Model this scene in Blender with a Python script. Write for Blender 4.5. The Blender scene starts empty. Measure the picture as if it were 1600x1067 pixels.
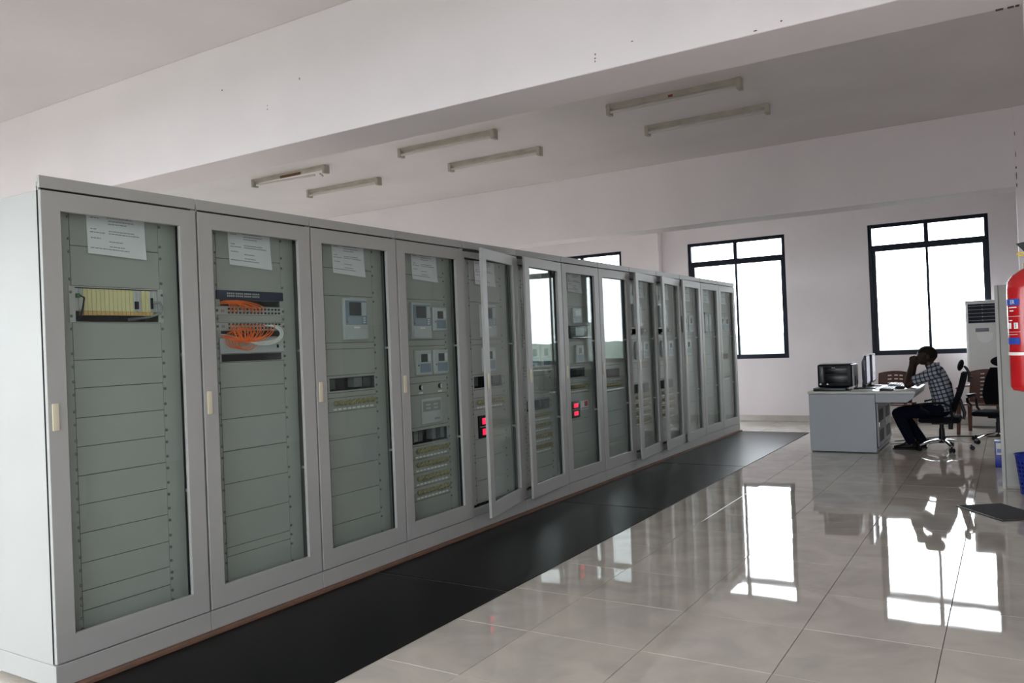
import bpy, bmesh, math, random
from mathutils import Vector, Matrix
random.seed(7)
sc = bpy.context.scene
COL = sc.collection

# ------------------------------------------------------------------ camera
CAM = Vector((3.5752, -1.9134, 1.4281))
YAW, PITCH, ROLL, FPX = 0.554, 0.0066, -0.0402, 1260.44
fw = Vector((-math.sin(YAW)*math.cos(PITCH), math.cos(YAW)*math.cos(PITCH), math.sin(PITCH)))
rt = Vector((math.cos(YAW), math.sin(YAW), 0)); up = rt.cross(fw)
r2 = rt*math.cos(ROLL)+up*math.sin(ROLL); u2 = -rt*math.sin(ROLL)+up*math.cos(ROLL)
cd = bpy.data.cameras.new('camera'); cam = bpy.data.objects.new('camera', cd); COL.objects.link(cam)
m = Matrix((r2, u2, -fw)).transposed().to_4x4(); m.translation = CAM; cam.matrix_world = m
cd.sensor_fit = 'HORIZONTAL'; cd.sensor_width = 36; cd.lens = 36*FPX/1600; cd.clip_start = .02; cd.clip_end = 2000
sc.camera = cam

# ------------------------------------------------------------------ sky and exposure
SKY = 7.0
w = bpy.data.worlds.new('sky'); sc.world = w; w.use_nodes = True
nt = w.node_tree; nt.nodes.clear()
o = nt.nodes.new('ShaderNodeOutputWorld'); b = nt.nodes.new('ShaderNodeBackground')
tc = nt.nodes.new('ShaderNodeTexCoord'); sx = nt.nodes.new('ShaderNodeSeparateXYZ'); cr = nt.nodes.new('ShaderNodeValToRGB')
cr.color_ramp.elements[0].position = 0.0; cr.color_ramp.elements[0].color = (.90, .95, 1, 1)
cr.color_ramp.elements[1].position = 1.0; cr.color_ramp.elements[1].color = (.88, .94, 1, 1)
nt.links.new(tc.outputs['Generated'], sx.inputs[0]); nt.links.new(sx.outputs['Z'], cr.inputs[0])
nt.links.new(cr.outputs[0], b.inputs[0]); b.inputs[1].default_value = SKY
nt.links.new(b.outputs[0], o.inputs[0])
sc.view_settings.view_transform = 'Standard'; sc.view_settings.look = 'None'
sc.view_settings.gamma = 1; sc.view_settings.use_curve_mapping = False
sc.view_settings.exposure = 0.66
cy = sc.cycles
cy.max_bounces = 14; cy.diffuse_bounces = 7; cy.glossy_bounces = 6; cy.transparent_max_bounces = 24; cy.transmission_bounces = 6
cy.sample_clamp_indirect = 8; cy.use_denoising = True; cy.blur_glossy = .5

# room measures
XL, XR, YF, YB, ZC, ZB = -7.6, 6.6, -4.6, 11.95, 3.65, 2.84
WZ0, WZ1 = 1.06, 3.125
FZ0, FZ1 = .85, 3.45
BACKW = [(-7.1, -5.45), (-4.2, -2.54), (-1.26, .417), (1.697, 3.346)]
FRONTW = [(-7.3, -5.0), (-4.6, -2.3), (-1.9, .4), (.8, 3.1), (4.3, 6.2)]
LEFTW = [(-4.0, -2.4), (3.2, 4.9), (5.5, 7.2)]

def portal(name, loc, rot, sx_, sz_):
    l = bpy.data.lights.new(name, 'AREA'); l.shape = 'RECTANGLE'; l.size = sx_; l.size_y = sz_
    l.cycles.is_portal = True
    ob = bpy.data.objects.new(name, l); ob.location = loc; ob.rotation_euler = rot; COL.objects.link(ob)
zc, zh = (WZ0+WZ1)/2, WZ1-WZ0
for a, b_ in BACKW: portal('window_portal', ((a+b_)/2, YB+.22, zc), (-math.pi/2, 0, 0), b_-a, zh)
for a, b_ in FRONTW: portal('window_portal', ((a+b_)/2, YF-.22, (FZ0+FZ1)/2), (math.pi/2, 0, 0), b_-a, FZ1-FZ0)
for a, b_ in LEFTW: portal('window_portal', (XL-.22, (a+b_)/2, zc), (math.pi/2, 0, -math.pi/2), b_-a, zh)

# ------------------------------------------------------------------ materials
MATS = {}
def mat(name, col, rough=.5, metal=0., spec=.5, var=0., vscale=3., bump=0., bscale=40., dark=None, coat=0., emit=None, es=0.):
    if name in MATS: return MATS[name]
    m = bpy.data.materials.new(name); m.use_nodes = True; MATS[name] = m
    n = m.node_tree; p = n.nodes['Principled BSDF']
    p.inputs['Base Color'].default_value = (*col, 1); p.inputs['Roughness'].default_value = rough
    p.inputs['Metallic'].default_value = metal; p.inputs['Specular IOR Level'].default_value = spec
    p.inputs['Coat Weight'].default_value = coat
    if emit: p.inputs['Emission Color'].default_value = (*emit, 1); p.inputs['Emission Strength'].default_value = es
    if var or bump:
        t = n.nodes.new('ShaderNodeTexCoord')
    if var:
        nz = n.nodes.new('ShaderNodeTexNoise'); nz.inputs['Scale'].default_value = vscale; nz.inputs['Detail'].default_value = 6
        n.links.new(t.outputs['Object'], nz.inputs['Vector'])
        rp = n.nodes.new('ShaderNodeValToRGB'); rp.color_ramp.elements[0].position = .3; rp.color_ramp.elements[1].position = .7
        d = dark or tuple(c*(1-var) for c in col)
        rp.color_ramp.elements[0].color = (*d, 1); rp.color_ramp.elements[1].color = (*col, 1)
        n.links.new(nz.outputs['Fac'], rp.inputs[0]); n.links.new(rp.outputs[0], p.inputs['Base Color'])
    if bump:
        nb = n.nodes.new('ShaderNodeTexNoise'); nb.inputs['Scale'].default_value = bscale; nb.inputs['Detail'].default_value = 3
        n.links.new(t.outputs['Object'], nb.inputs['Vector'])
        bp = n.nodes.new('ShaderNodeBump'); bp.inputs['Strength'].default_value = bump; bp.inputs['Distance'].default_value = .01
        n.links.new(nb.outputs['Fac'], bp.inputs['Height']); n.links.new(bp.outputs[0], p.inputs['Normal'])
    return m

def glass(name, tint, r0=.025, rg=.68):
    m = bpy.data.materials.new(name); m.use_nodes = True; n = m.node_tree; n.nodes.clear()
    o = n.nodes.new('ShaderNodeOutputMaterial'); mx = n.nodes.new('ShaderNodeMixShader')
    tr = n.nodes.new('ShaderNodeBsdfTransparent'); tr.inputs[0].default_value = (*tint, 1)
    gl = n.nodes.new('ShaderNodeBsdfGlossy'); gl.inputs['Roughness'].default_value = .004; gl.inputs['Color'].default_value = (.95, 1, .98, 1)
    lw = n.nodes.new('ShaderNodeLayerWeight'); lw.inputs[0].default_value = .5
    pw = n.nodes.new('ShaderNodeMath'); pw.operation = 'POWER'; pw.inputs[1].default_value = 5
    ml = n.nodes.new('ShaderNodeMath'); ml.operation = 'MULTIPLY_ADD'; ml.inputs[1].default_value = rg; ml.inputs[2].default_value = r0
    n.links.new(lw.outputs['Facing'], pw.inputs[0]); n.links.new(pw.outputs[0], ml.inputs[0])
    n.links.new(ml.outputs[0], mx.inputs[0]); n.links.new(tr.outputs[0], mx.inputs[1]); n.links.new(gl.outputs[0], mx.inputs[2])
    n.links.new(mx.outputs[0], o.inputs[0]); MATS[name] = m; return m

WALL = mat('wall_paint', (.915, .85, .875), .6, var=.06, vscale=1.3, bump=.08, bscale=25)
CEIL = mat('ceiling_paint', (.83, .785, .785), .7, var=.08, vscale=1.1, bump=.06, bscale=20)
SKIRT = mat('skirting_tile', (.58, .54, .50), .25, var=.15, vscale=4)
GROUT = mat('tile_grout', (.20, .18, .16), .8)
STEEL = mat('cabinet_grey_paint', (.405, .405, .388), .42, var=.05, vscale=2.5, bump=.03, bscale=180)
PANEL = mat('panel_grey_green_paint', (.39, .40, .375), .5, var=.04, vscale=4)
INNER = mat('cabinet_inner_metal', (.30, .31, .30), .55)
GAPSHADE = mat('black_gap_shade', (.015, .015, .016), .6)  # shade inside the door gaps, painted as black
SCREW = mat('screw_metal', (.22, .22, .21), .35, metal=.8)
LOCK = mat('cream_lock_plastic', (.68, .62, .46), .45)
PAPER = mat('white_paper', (.80, .80, .83), .8, var=.05, vscale=9)
INK = mat('paper_ink', (.30, .30, .35), .8)
BLACK = mat('black_plastic', (.006, .006, .008), .4, spec=.25)
HOLESHADE = mat('recess_shade_dark', (.02, .02, .022), .7)  # near-black colour carries the shade of unlit recesses
RELAYG = mat('relay_housing_grey', (.50, .53, .54), .4)
RELAYB = mat('relay_keypad_blue_grey', (.20, .27, .34), .4)
SCREEN = mat('relay_dark_screen', (.03, .04, .04), .15)
KEYS = mat('relay_key_white', (.7, .72, .72), .4)
KNOB = mat('knob_olive_brass', (.36, .33, .18), .4, metal=.3)
TAGW = mat('tag_white', (.82, .82, .80), .6)
NAVY = mat('navy_switch_case', (.015, .022, .06), .4)
ORANGE = mat('orange_fibre_cable', (.85, .16, .015), .45)
WHITEC = mat('white_cable', (.75, .76, .74), .45)
GREYC = mat('grey_cable', (.25, .26, .26), .5)
ALU = mat('aluminium_face', (.55, .56, .55), .35, metal=.5)
YCARD = mat('yellow_card_face', (.72, .66, .36), .5, var=.06, vscale=20)
OSTRIP = mat('orange_card_strip', (.62, .40, .15), .5)
REDLED = mat('red_led_display', (.3, .0, .02), .4, emit=(1, .02, .08), es=.75)
TIMBER = mat('worn_timber_edge', (.21, .095, .06), .75, var=.6, vscale=7, dark=(.12, .085, .06), bump=.3, bscale=60)
PLATE = mat('black_rubber_sheet', (.0015, .0015, .0015), .36, var=.5, vscale=2.2, dark=(.004, .004, .004), bump=.03, bscale=14, spec=.13)
FRAME = mat('navy_black_window_aluminium', (.011, .014, .028), .4, spec=.2)
GLASSD = glass('cabinet_door_glass', (.925, .955, .94))
GLASSW = glass('window_glass', (.98, .99, .99))
CHROME = mat('chrome', (.75, .76, .78), .12, metal=1)
FABRIC = mat('black_fabric', (.006, .006, .009), .9, spec=.12, bump=.2, bscale=300)
BROWN = mat('brown_plastic', (.12, .045, .028), .35, spec=.5)
DESK = mat('console_grey_paint', (.40, .43, .46), .45, var=.03, vscale=3)
DESKT = mat('console_top_laminate', (.50, .49, .45), .3, var=.04, vscale=5)
ACW = mat('aircon_white_plastic', (.76, .76, .74), .4)
ACD = mat('aircon_dark_grille', (.008, .010, .02), .5, spec=.2)
RED = mat('extinguisher_red', (.42, .005, .009), .2, coat=.25)
BLUEL = mat('label_blue', (.015, .06, .35), .4)
WHITEL = mat('label_white', (.82, .82, .80), .6)
BRASS = mat('brass_valve', (.55, .42, .15), .3, metal=.9)
YELLOW = mat('yellow_pin', (.75, .55, .03), .4)
BLUEP = mat('blue_plastic', (.012, .03, .30), .35)
CUPB = mat('cupboard_grey_paint', (.40, .40, .37), .45, var=.04, vscale=2)
MATM = mat('charcoal_mat', (.045, .045, .05), .9, var=.4, vscale=60, bump=.6, bscale=220)
FIXT = mat('fixture_cream_metal', (.52, .49, .42), .5, var=.25, vscale=6)
TUBE = mat('fluorescent_tube_off', (.62, .61, .57), .25)
RUST = mat('rusty_stain', (.17, .09, .04), .8)
SKIN = mat('dark_brown_skin', (.030, .014, .010), .5, spec=.3, var=.15, vscale=12)
HAIR = mat('short_black_hair', (.012, .008, .007), .8, spec=.15, bump=.4, bscale=400)
JEANS = mat('dark_navy_trousers', (.005, .006, .015), .9, spec=.1, var=.3, vscale=30)
SHOE = mat('black_shoe', (.007, .006, .005), .5, spec=.2)
LEAF = mat('tree_canopy', (.12, .15, .115), .9, var=.6, vscale=.4)

def marble():
    m = bpy.data.materials.new('polished_beige_tile'); m.use_nodes = True; n = m.node_tree; p = n.nodes['Principled BSDF']
    t = n.nodes.new('ShaderNodeNewGeometry'); oi = n.nodes.new('ShaderNodeObjectInfo')
    nz = n.nodes.new('ShaderNodeTexNoise'); nz.inputs['Scale'].default_value = 2.4; nz.inputs['Detail'].default_value = 8; nz.inputs['Distortion'].default_value = 1.2
    n.links.new(t.outputs['Position'], nz.inputs['Vector'])
    rp = n.nodes.new('ShaderNodeValToRGB'); rp.color_ramp.elements[0].position = .35; rp.color_ramp.elements[1].position = .62
    rp.color_ramp.elements[0].color = (.52, .475, .425, 1); rp.color_ramp.elements[1].color = (.64, .58, .51, 1)
    n.links.new(nz.outputs['Fac'], rp.inputs[0])
    hs = n.nodes.new('ShaderNodeHueSaturation'); mr = n.nodes.new('ShaderNodeMapRange')
    mr.inputs['To Min'].default_value = .94; mr.inputs['To Max'].default_value = 1.05
    n.links.new(oi.outputs['Random'], mr.inputs['Value']); n.links.new(mr.outputs[0], hs.inputs['Value'])
    n.links.new(rp.outputs[0], hs.inputs['Color']); n.links.new(hs.outputs[0], p.inputs['Base Color'])
    p.inputs['Roughness'].default_value = .03; p.inputs['IOR'].default_value = 1.58
    nb = n.nodes.new('ShaderNodeTexNoise'); nb.inputs['Scale'].default_value = 5; nb.inputs['Detail'].default_value = 1
    n.links.new(t.outputs['Position'], nb.inputs['Vector'])
    bp = n.nodes.new('ShaderNodeBump'); bp.inputs['Strength'].default_value = .02; bp.inputs['Distance'].default_value = .01
    n.links.new(nb.outputs['Fac'], bp.inputs['Height']); n.links.new(bp.outputs[0], p.inputs['Normal'])
    return m
TILE = marble()

def plaid():
    m = bpy.data.materials.new('plaid_shirt_cloth'); m.use_nodes = True; n = m.node_tree; p = n.nodes['Principled BSDF']
    t = n.nodes.new('ShaderNodeTexCoord'); mp = n.nodes.new('ShaderNodeMapping'); mp.inputs['Rotation'].default_value = (0, math.radians(14), math.radians(12))
    n.links.new(t.outputs['Object'], mp.inputs[0]); s = n.nodes.new('ShaderNodeSeparateXYZ'); n.links.new(mp.outputs[0], s.inputs[0])
    cur = None
    for ax, off in (('X', 0), ('Z', .3), ('Y', .1)):
        a = n.nodes.new('ShaderNodeMath'); a.operation = 'MULTIPLY_ADD'; a.inputs[1].default_value = 21; a.inputs[2].default_value = off
        n.links.new(s.outputs[ax], a.inputs[0])
        f = n.nodes.new('ShaderNodeMath'); f.operation = 'FRACT'; n.links.new(a.outputs[0], f.inputs[0])
        l = n.nodes.new('ShaderNodeMath'); l.operation = 'LESS_THAN'; l.inputs[1].default_value = .34 if ax != 'Y' else .0
        n.links.new(f.outputs[0], l.inputs[0])
        if cur is None: cur = l.outputs[0]
        else:
            ad = n.nodes.new('ShaderNodeMath'); ad.operation = 'ADD'; n.links.new(cur, ad.inputs[0]); n.links.new(l.outputs[0], ad.inputs[1]); cur = ad.outputs[0]
    dv = n.nodes.new('ShaderNodeMath'); dv.operation = 'MULTIPLY'; dv.inputs[1].default_value = .5; n.links.new(cur, dv.inputs[0])
    rp = n.nodes.new('ShaderNodeValToRGB'); rp.color_ramp.elements[0].color = (.34, .36, .38, 1); rp.color_ramp.elements[1].color = (.012, .016, .04, 1)
    e = rp.color_ramp.elements.new(.5); e.color = (.06, .07, .10, 1)
    n.links.new(dv.outputs[0], rp.inputs[0]); n.links.new(rp.outputs[0], p.inputs['Base Color']); p.inputs['Roughness'].default_value = .9
    return m
PLAID = plaid()

# ------------------------------------------------------------------ mesh helpers
class MB:
    def __init__(s): s.v = []; s.f = []
    def add(s, v, f):
        k = len(s.v); s.v += [tuple(p) for p in v]; s.f += [tuple(i+k for i in q) for q in f]; return s
    def box(s, x0, x1, y0, y1, z0, z1):
        return s.add([(x0,y0,z0),(x1,y0,z0),(x1,y1,z0),(x0,y1,z0),(x0,y0,z1),(x1,y0,z1),(x1,y1,z1),(x0,y1,z1)],
                     [(3,2,1,0),(4,5,6,7),(0,1,5,4),(1,2,6,5),(2,3,7,6),(3,0,4,7)])
    def cyl(s, p0, p1, r0, r1=None, n=16):
        return s.tube([p0, p1], [r0, r0 if r1 is None else r1], n)
    def tube(s, pts, rad, n=10, cap=True):
        pts = [Vector(p) for p in pts]
        if not isinstance(rad, (list, tuple)): rad = [rad]*len(pts)
        V = []; F = []; ref = None
        for i, p in enumerate(pts):
            d = (pts[min(i+1, len(pts)-1)]-pts[max(i-1, 0)])
            if d.length < 1e-9: d = Vector((0, 0, 1))
            d.normalize()
            if ref is None: ref = Vector((0, 0, 1)) if abs(d.z) < .9 else Vector((1, 0, 0))
            a = (ref-d*ref.dot(d)).normalized(); c = d.cross(a); ref = a
            r = rad[i]; ra, rb = r if isinstance(r, tuple) else (r, r)
            V += [p+a*ra*math.cos(2*math.pi*k/n)+c*rb*math.sin(2*math.pi*k/n) for k in range(n)]
        for i in range(len(pts)-1):
            for k in range(n):
                F.append((i*n+k, i*n+(k+1) % n, (i+1)*n+(k+1) % n, (i+1)*n+k))
        if cap: F += [tuple(range(n))[::-1], tuple(range((len(pts)-1)*n, len(pts)*n))]
        return s.add(V, F)
    def lathe(s, prof, c=(0, 0, 0), n=24):
        V = []; F = []
        for r, z in prof: V += [(c[0]+r*math.cos(2*math.pi*k/n), c[1]+r*math.sin(2*math.pi*k/n), c[2]+z) for k in range(n)]
        for i in range(len(prof)-1):
            for k in range(n): F.append((i*n+k, i*n+(k+1) % n, (i+1)*n+(k+1) % n, (i+1)*n+k))
        F += [tuple(range(n))[::-1], tuple(range((len(prof)-1)*n, len(prof)*n))]
        return s.add(V, F)
    def prism(s, poly, a0, a1, ax='y'):
        n = len(poly)
        def P(u, v, t): return (u, t, v) if ax == 'y' else ((t, u, v) if ax == 'x' else (u, v, t))
        V = [P(u, v, a0) for u, v in poly]+[P(u, v, a1) for u, v in poly]
        F = [tuple(range(n)), tuple(range(n, 2*n))[::-1]]+[(i, i+n, (i+1) % n+n, (i+1) % n) for i in range(n)]
        return s.add(V, F)
    def ring(s, x0, x1, Y0, Y1, Z0, Z1, y0, y1, z0, z1):     # plate in the yz plane with a rectangular hole
        V = []
        for x in (x0, x1):
            V += [(x,Y0,Z0),(x,Y1,Z0),(x,Y1,Z1),(x,Y0,Z1),(x,y0,z0),(x,y1,z0),(x,y1,z1),(x,y0,z1)]
        F = []
        for i in range(4):
            j = (i+1) % 4
            F += [(i, 4+i, 4+j, j), (8+i, 8+j, 12+j, 12+i), (i, j, 8+j, 8+i), (4+i, 12+i, 12+j, 4+j)]
        return s.add(V, F)
    def ell(s, c, r, n=16, mrow=12, rot=None):
        V = []; F = []
        for i in range(1, mrow):
            th = math.pi*i/mrow
            V += [Vector((r[0]*math.sin(th)*math.cos(2*math.pi*k/n), r[1]*math.sin(th)*math.sin(2*math.pi*k/n), r[2]*math.cos(th))) for k in range(n)]
        V += [Vector((0, 0, r[2])), Vector((0, 0, -r[2]))]; t = len(V)-2
        for i in range(mrow-2):
            for k in range(n): F.append((i*n+k, (i+1)*n+k, (i+1)*n+(k+1) % n, i*n+(k+1) % n))
        for k in range(n):
            F.append((t, k, (k+1) % n)); F.append((t+1, (mrow-2)*n+(k+1) % n, (mrow-2)*n+k))
        if rot is not None: V = [rot @ v for v in V]
        return s.add([v+Vector(c) for v in V], F)
    def mesh(s, name, material, bevel=0., smooth=35, seg=2):
        me = bpy.data.meshes.new(name); me.from_pydata([tuple(v) for v in s.v], [], s.f)
        bm = bmesh.new(); bm.from_mesh(me); bmesh.ops.recalc_face_normals(bm, faces=bm.faces[:])
        if bevel:
            es = [e for e in bm.edges if len(e.link_faces) == 2 and e.calc_face_angle(0) > .6]
            bmesh.ops.bevel(bm, geom=es, offset=bevel, segments=seg, profile=.5, affect='EDGES', clamp_overlap=True)
        bm.to_mesh(me); bm.free()
        if smooth:
            me.shade_smooth(); me.set_sharp_from_angle(angle=math.radians(smooth))
        me.materials.append(material); return me
    def build(s, name, material, parent=None, bevel=0., smooth=35, loc=None, rot=None, seg=2):
        return put(name, s.mesh(name, material, bevel, smooth, seg), parent, loc, rot)

def put(name, me, parent=None, loc=None, rot=None):
    ob = bpy.data.objects.new(name, me); COL.objects.link(ob)
    if parent: ob.parent = parent
    if loc: ob.location = loc
    if rot: ob.rotation_euler = rot
    return ob
def tag(ob, label=None, cat=None, group=None, kind=None):
    if label: ob['label'] = label
    if cat: ob['category'] = cat
    if group: ob['group'] = group
    if kind: ob['kind'] = kind
    return ob
def thing(name, label, cat, loc=(0, 0, 0), rz=0, group=None):
    ob = bpy.data.objects.new(name, None); ob.empty_display_size = .1; COL.objects.link(ob)
    ob.location = loc; ob.rotation_euler = (0, 0, rz); return tag(ob, label, cat, group)
def B(*a): return MB().box(*a)

# ------------------------------------------------------------------ room shell
def wall_with_holes(name, label, axis, pos, thick, a0, a1, holes, z1=ZC, WZ0=WZ0, WZ1=WZ1):
    q = MB(); cuts = sorted(holes); e = a0
    def seg(s0, s1, zz0, zz1):
        if axis == 'y': q.box(s0, s1, min(pos, pos+thick), max(pos, pos+thick), zz0, zz1)
        else: q.box(min(pos, pos+thick), max(pos, pos+thick), s0, s1, zz0, zz1)
    for h0, h1 in cuts:
        seg(e, h0, 0, z1); seg(h0, h1, 0, WZ0); seg(h0, h1, WZ1, z1); e = h1
    seg(e, a1, 0, z1)
    return tag(q.build(name, WALL, smooth=0), label, kind='structure')
wall_with_holes('wall_back', 'off-white end wall with dark framed windows', 'y', YB, .24, XL-.24, XR+.24, BACKW)
wall_with_holes('wall_front', 'off-white window wall behind the viewer', 'y', YF, -.24, XL-.24, XR+.24, FRONTW, WZ0=FZ0, WZ1=FZ1)
wall_with_holes('wall_left', 'off-white side wall beyond the cabinets', 'x', XL, -.24, YF, YB, LEFTW)
wall_with_holes('wall_right', 'off-white side wall right of the columns', 'x', XR, .24, YF, YB, [])
tag(B(XL-.24, XR+.24, YF-.24, YB+.24, ZC, ZC+.2).build('ceiling', CEIL, smooth=0), 'off-white plastered ceiling between concrete beams', kind='structure')
for i, (y0, y1) in enumerate(((1.905, 2.305), (7.72, 8.10))):
    q = B(XL, XR, y0, y1, ZB, ZC)
    tag(q.build('trim_%d' % (i+1), WALL, bevel=.006, smooth=0), ['wide white downstand beam nearest the viewer', 'white downstand beam in front of the end wall'][i], kind='structure')
for i, (y0, y1) in enumerate(((1.905, 2.305), (7.72, 8.10))):
    tag(B(3.672, 4.072, y0-.02, y1+.02, 0, ZC-.001).build('trim_%d' % (i+3), WALL, bevel=.005, smooth=0), ['white column under the near beam', 'white column under the far beam'][i], kind='structure')
CHIP = mat('paint_chip_dark', (.10, .085, .075), .9)
def chip(par, x, y, z, w_, h_):
    rr = random.Random(int(x*1000+z*77)); n = 7
    P = [(x+w_*math.cos(2*math.pi*k/n)*rr.uniform(.5, 1), z+h_*math.sin(2*math.pi*k/n)*rr.uniform(.5, 1)) for k in range(n)]
    MB().prism(P, y-.0008, y+.002, 'y').build('paint_chip', CHIP, par, smooth=0)
for x, z, w_, h_ in ((-.353, 3.253, .006, .012), (1.792, 2.93, .005, .007), (1.791, 2.91, .005, .006), (1.79, 2.894, .004, .007), (-.666, 3.135, .004, .006), (-.667, 3.11, .004, .008), (2.614, 2.854, .012, .004), (2.734, 2.871, .006, .004), (-1.123, 3.332, .010, .006), (2.0, 2.95, .008, .003)):
    chip(bpy.data.objects['trim_1'], x, 1.905, z, w_, h_)
for z, h_, w_ in ((2.855, .03, .006), (2.95, .05, .005), (3.03, .02, .009), (3.17, .04, .004), (3.37, .03, .005)):
    chip(bpy.data.objects['trim_4'], 3.68, 7.70, z, w_, h_)
for x, w_ in ((3.60, .03), (3.64, .025), (3.66, .015)):
    B(x-w_, x, 2.29, 2.309, ZB-.003, ZB+.004).build('paint_chip', CHIP, bpy.data.objects['trim_1'], smooth=0)
tag(B(-2.13, -1.73, 11.74, YB, 0, ZC).build('trim_5', WALL, bevel=.004, smooth=0), 'white pilaster between two windows of the end wall', kind='structure')
q = MB(); q.box(XL, -2.13, YB-.012, YB, 0, .1); q.box(-2.142, -1.718, 11.728, 11.74, 0, .1); q.box(-1.73, -1.718, 11.74, YB, 0, .1); q.box(-1.718, XR, YB-.012, YB, 0, .1)
tag(q.build('baseboard_back', SKIRT, bevel=.002, smooth=0), 'beige tile skirting along the end wall', kind='structure')
tag(B(XL, XL+.012, YF, YB, 0, .1).build('baseboard_left', SKIRT, smooth=0), 'beige tile skirting along the side wall', kind='structure')

# windows
def window(n, label, axis, pos, sgn, a0, a1, WZ0=WZ0, WZ1=WZ1):
    """axis 'y': pane in the xz plane at y=pos, room on the -sgn side"""
    root = bpy.data.objects.new('window_%d' % n, None); COL.objects.link(root); tag(root, label, kind='structure')
    root.location = ((a0+a1)/2, pos, WZ0) if axis == 'y' else (pos, (a0+a1)/2, WZ0)
    root.rotation_euler = (0, 0, 0 if (axis == 'y' and sgn > 0) else (math.pi if axis == 'y' else math.pi/2))
    W = (a1-a0)/2; H = WZ1-WZ0; d0, d1 = .02, .085; t0 = WZ1-WZ0-.425; t1 = t0+.095
    q = MB(); q.box(-W, -W+.055, d0, d1, 0, H); q.box(W-.055, W, d0, d1, 0, H); q.box(-W+.055, W-.055, d0, d1, H-.055, H); q.box(-W+.055, W-.055, d0, d1, 0, .075)
    q.build('window_frame', FRAME, root, bevel=.003, smooth=0)
    B(-W+.055, W-.055, d0-.004, d1, t0, t1).build('transom', FRAME, root, bevel=.003, smooth=0)
    B(-.03, .03, d0, d1, t1, H-.055).build('mullion', FRAME, root, bevel=.003, smooth=0)
    B(-.018, .018, d0+.01, d1, .075, t0).build('mullion', FRAME, root, bevel=.003, smooth=0)
    for x0, x1 in ((-W+.055, -W+.10), (W-.085, W-.055)): B(x0, x1, d0+.02, d1, .075, t0).build('sash_stile', FRAME, root, bevel=.002, smooth=0)
    for x0, x1, z0, z1 in ((-W+.055, -.03, t1, H-.055), (.03, W-.055, t1, H-.055), (-W+.10, -.018, .075, t0), (.018, W-.085, .075, t0)):
        B(x0, x1, .06, .066, z0, z1).build('pane', GLASSW, root, smooth=0)
WN = 0
LBL = ['dark framed window far left of the cabinet row', 'dark framed window mostly hidden behind the cabinet row', 'dark framed window beyond the far end of the cabinets', 'dark framed window behind the seated man']
for (a, c), l in zip(BACKW, LBL): WN += 1; window(WN, l, 'y', YB, 1, a, c)
for i, (a, c) in enumerate(FRONTW): WN += 1; window(WN, 'dark framed window %d behind the viewer' % (i+1), 'y', YF, -1, a, c, FZ0, FZ1)
for i, (a, c) in enumerate(LEFTW): WN += 1; window(WN, 'dark framed side window %d beyond the cabinets' % (i+1), 'x', XL, -1, a, c)

# floor: slab with one object per tile where the photograph shows tiles
floor = tag(B(XL-.24, XR+.24, YF-.24, YB+.24, -.2, -.012).build('floor', GROUT, smooth=0), 'polished beige tile floor', kind='structure')
TX0, TY0, TS = 2.66, 2.15, .6
tme = B(-.2985, .2985, -.2985, .2985, -.012, 0).mesh('tile', TILE, bevel=.0012, smooth=0, seg=1)
nx0, nx1 = math.floor((XL-TX0)/TS), math.ceil((XR-TX0)/TS)
ny0, ny1 = math.floor((YF-TY0)/TS), math.ceil((YB-TY0)/TS)
rest = MB()
for i in range(nx0, nx1):
    for j in range(ny0, ny1):
        cx, cyy = TX0+(i+.5)*TS, TY0+(j+.5)*TS
        if .85 < cx < 4.7 and -.7 < cyy < 12 or (-.2 < cx < 1.0 and cyy > 10.3) or (-.9 < cx < .7 and -1.3 < cyy < .5):
            put('tile', tme, floor, (cx, cyy, random.uniform(-.0006, 0)), (random.gauss(0, .0011), random.gauss(0, .0011), 0))
        else: rest.box(cx-.2985, cx+.2985, cyy-.2985, cyy+.2985, -.012, -.0005)
tag(rest.build('tile_field', TILE, floor, smooth=0), 'beige floor tiles beyond and behind the cabinets', kind='stuff')

# black sheet strip in front of the cabinets, timber edge
yy = [-.45, 2.055, 4.535, 7.0, 10.37]
names = ['black rubber floor sheet nearest the viewer', 'black rubber floor sheet in front of the open doors', 'black rubber floor sheet before the middle cabinets', 'black rubber floor sheet at the far end']
for i in range(4):
    z = .004
    tag(B(.032, 1.02, yy[i]+(.006 if i else 0), yy[i+1]-.006, .0005, z+.0006*(i % 2)).build('floor_sheet', PLATE, bevel=.0012, smooth=0), names[i], 'floor sheet', 'black floor sheets along the cabinets')
q = MB(); y = -.03
while y < 10.4:
    L = 1.37; q.box(-.012, .03, y, min(y+L-.004, 10.41), .0005, .021+random.uniform(-.002, .002)); y += L
tag(q.build('timber_edging', TIMBER, bevel=.003, smooth=0), 'worn reddish timber edging under the cabinet plinths', 'edging')

# ------------------------------------------------------------------ relay cabinets
screw_me = MB().lathe([(.0035, 0), (.0075, .001), (.0075, .004), (.004, .006)], n=8).mesh('screw', SCREW)
for v in screw_me.vertices: v.co = Vector((v.co.z, v.co.y, v.co.x))
kq = MB().lathe([(.013, 0), (.013, .006), (.0185, .008), (.0185, .022), (.014, .028)], n=10)
kq.box(-.004, .004, -.013, .013, .026, .036)
knob_me = kq.mesh('knob', KNOB)
for v in knob_me.vertices: v.co = Matrix.Rotation(math.radians(35), 3, 'X') @ Vector((v.co.z, v.co.y, v.co.x))
ktag_me = B(0, .0015, -.015, .015, -.0055, .0055).mesh('label_tag', TAGW, smooth=0)
PX, PT, PY0, PY1 = -.08, .003, .159, .641

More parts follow.
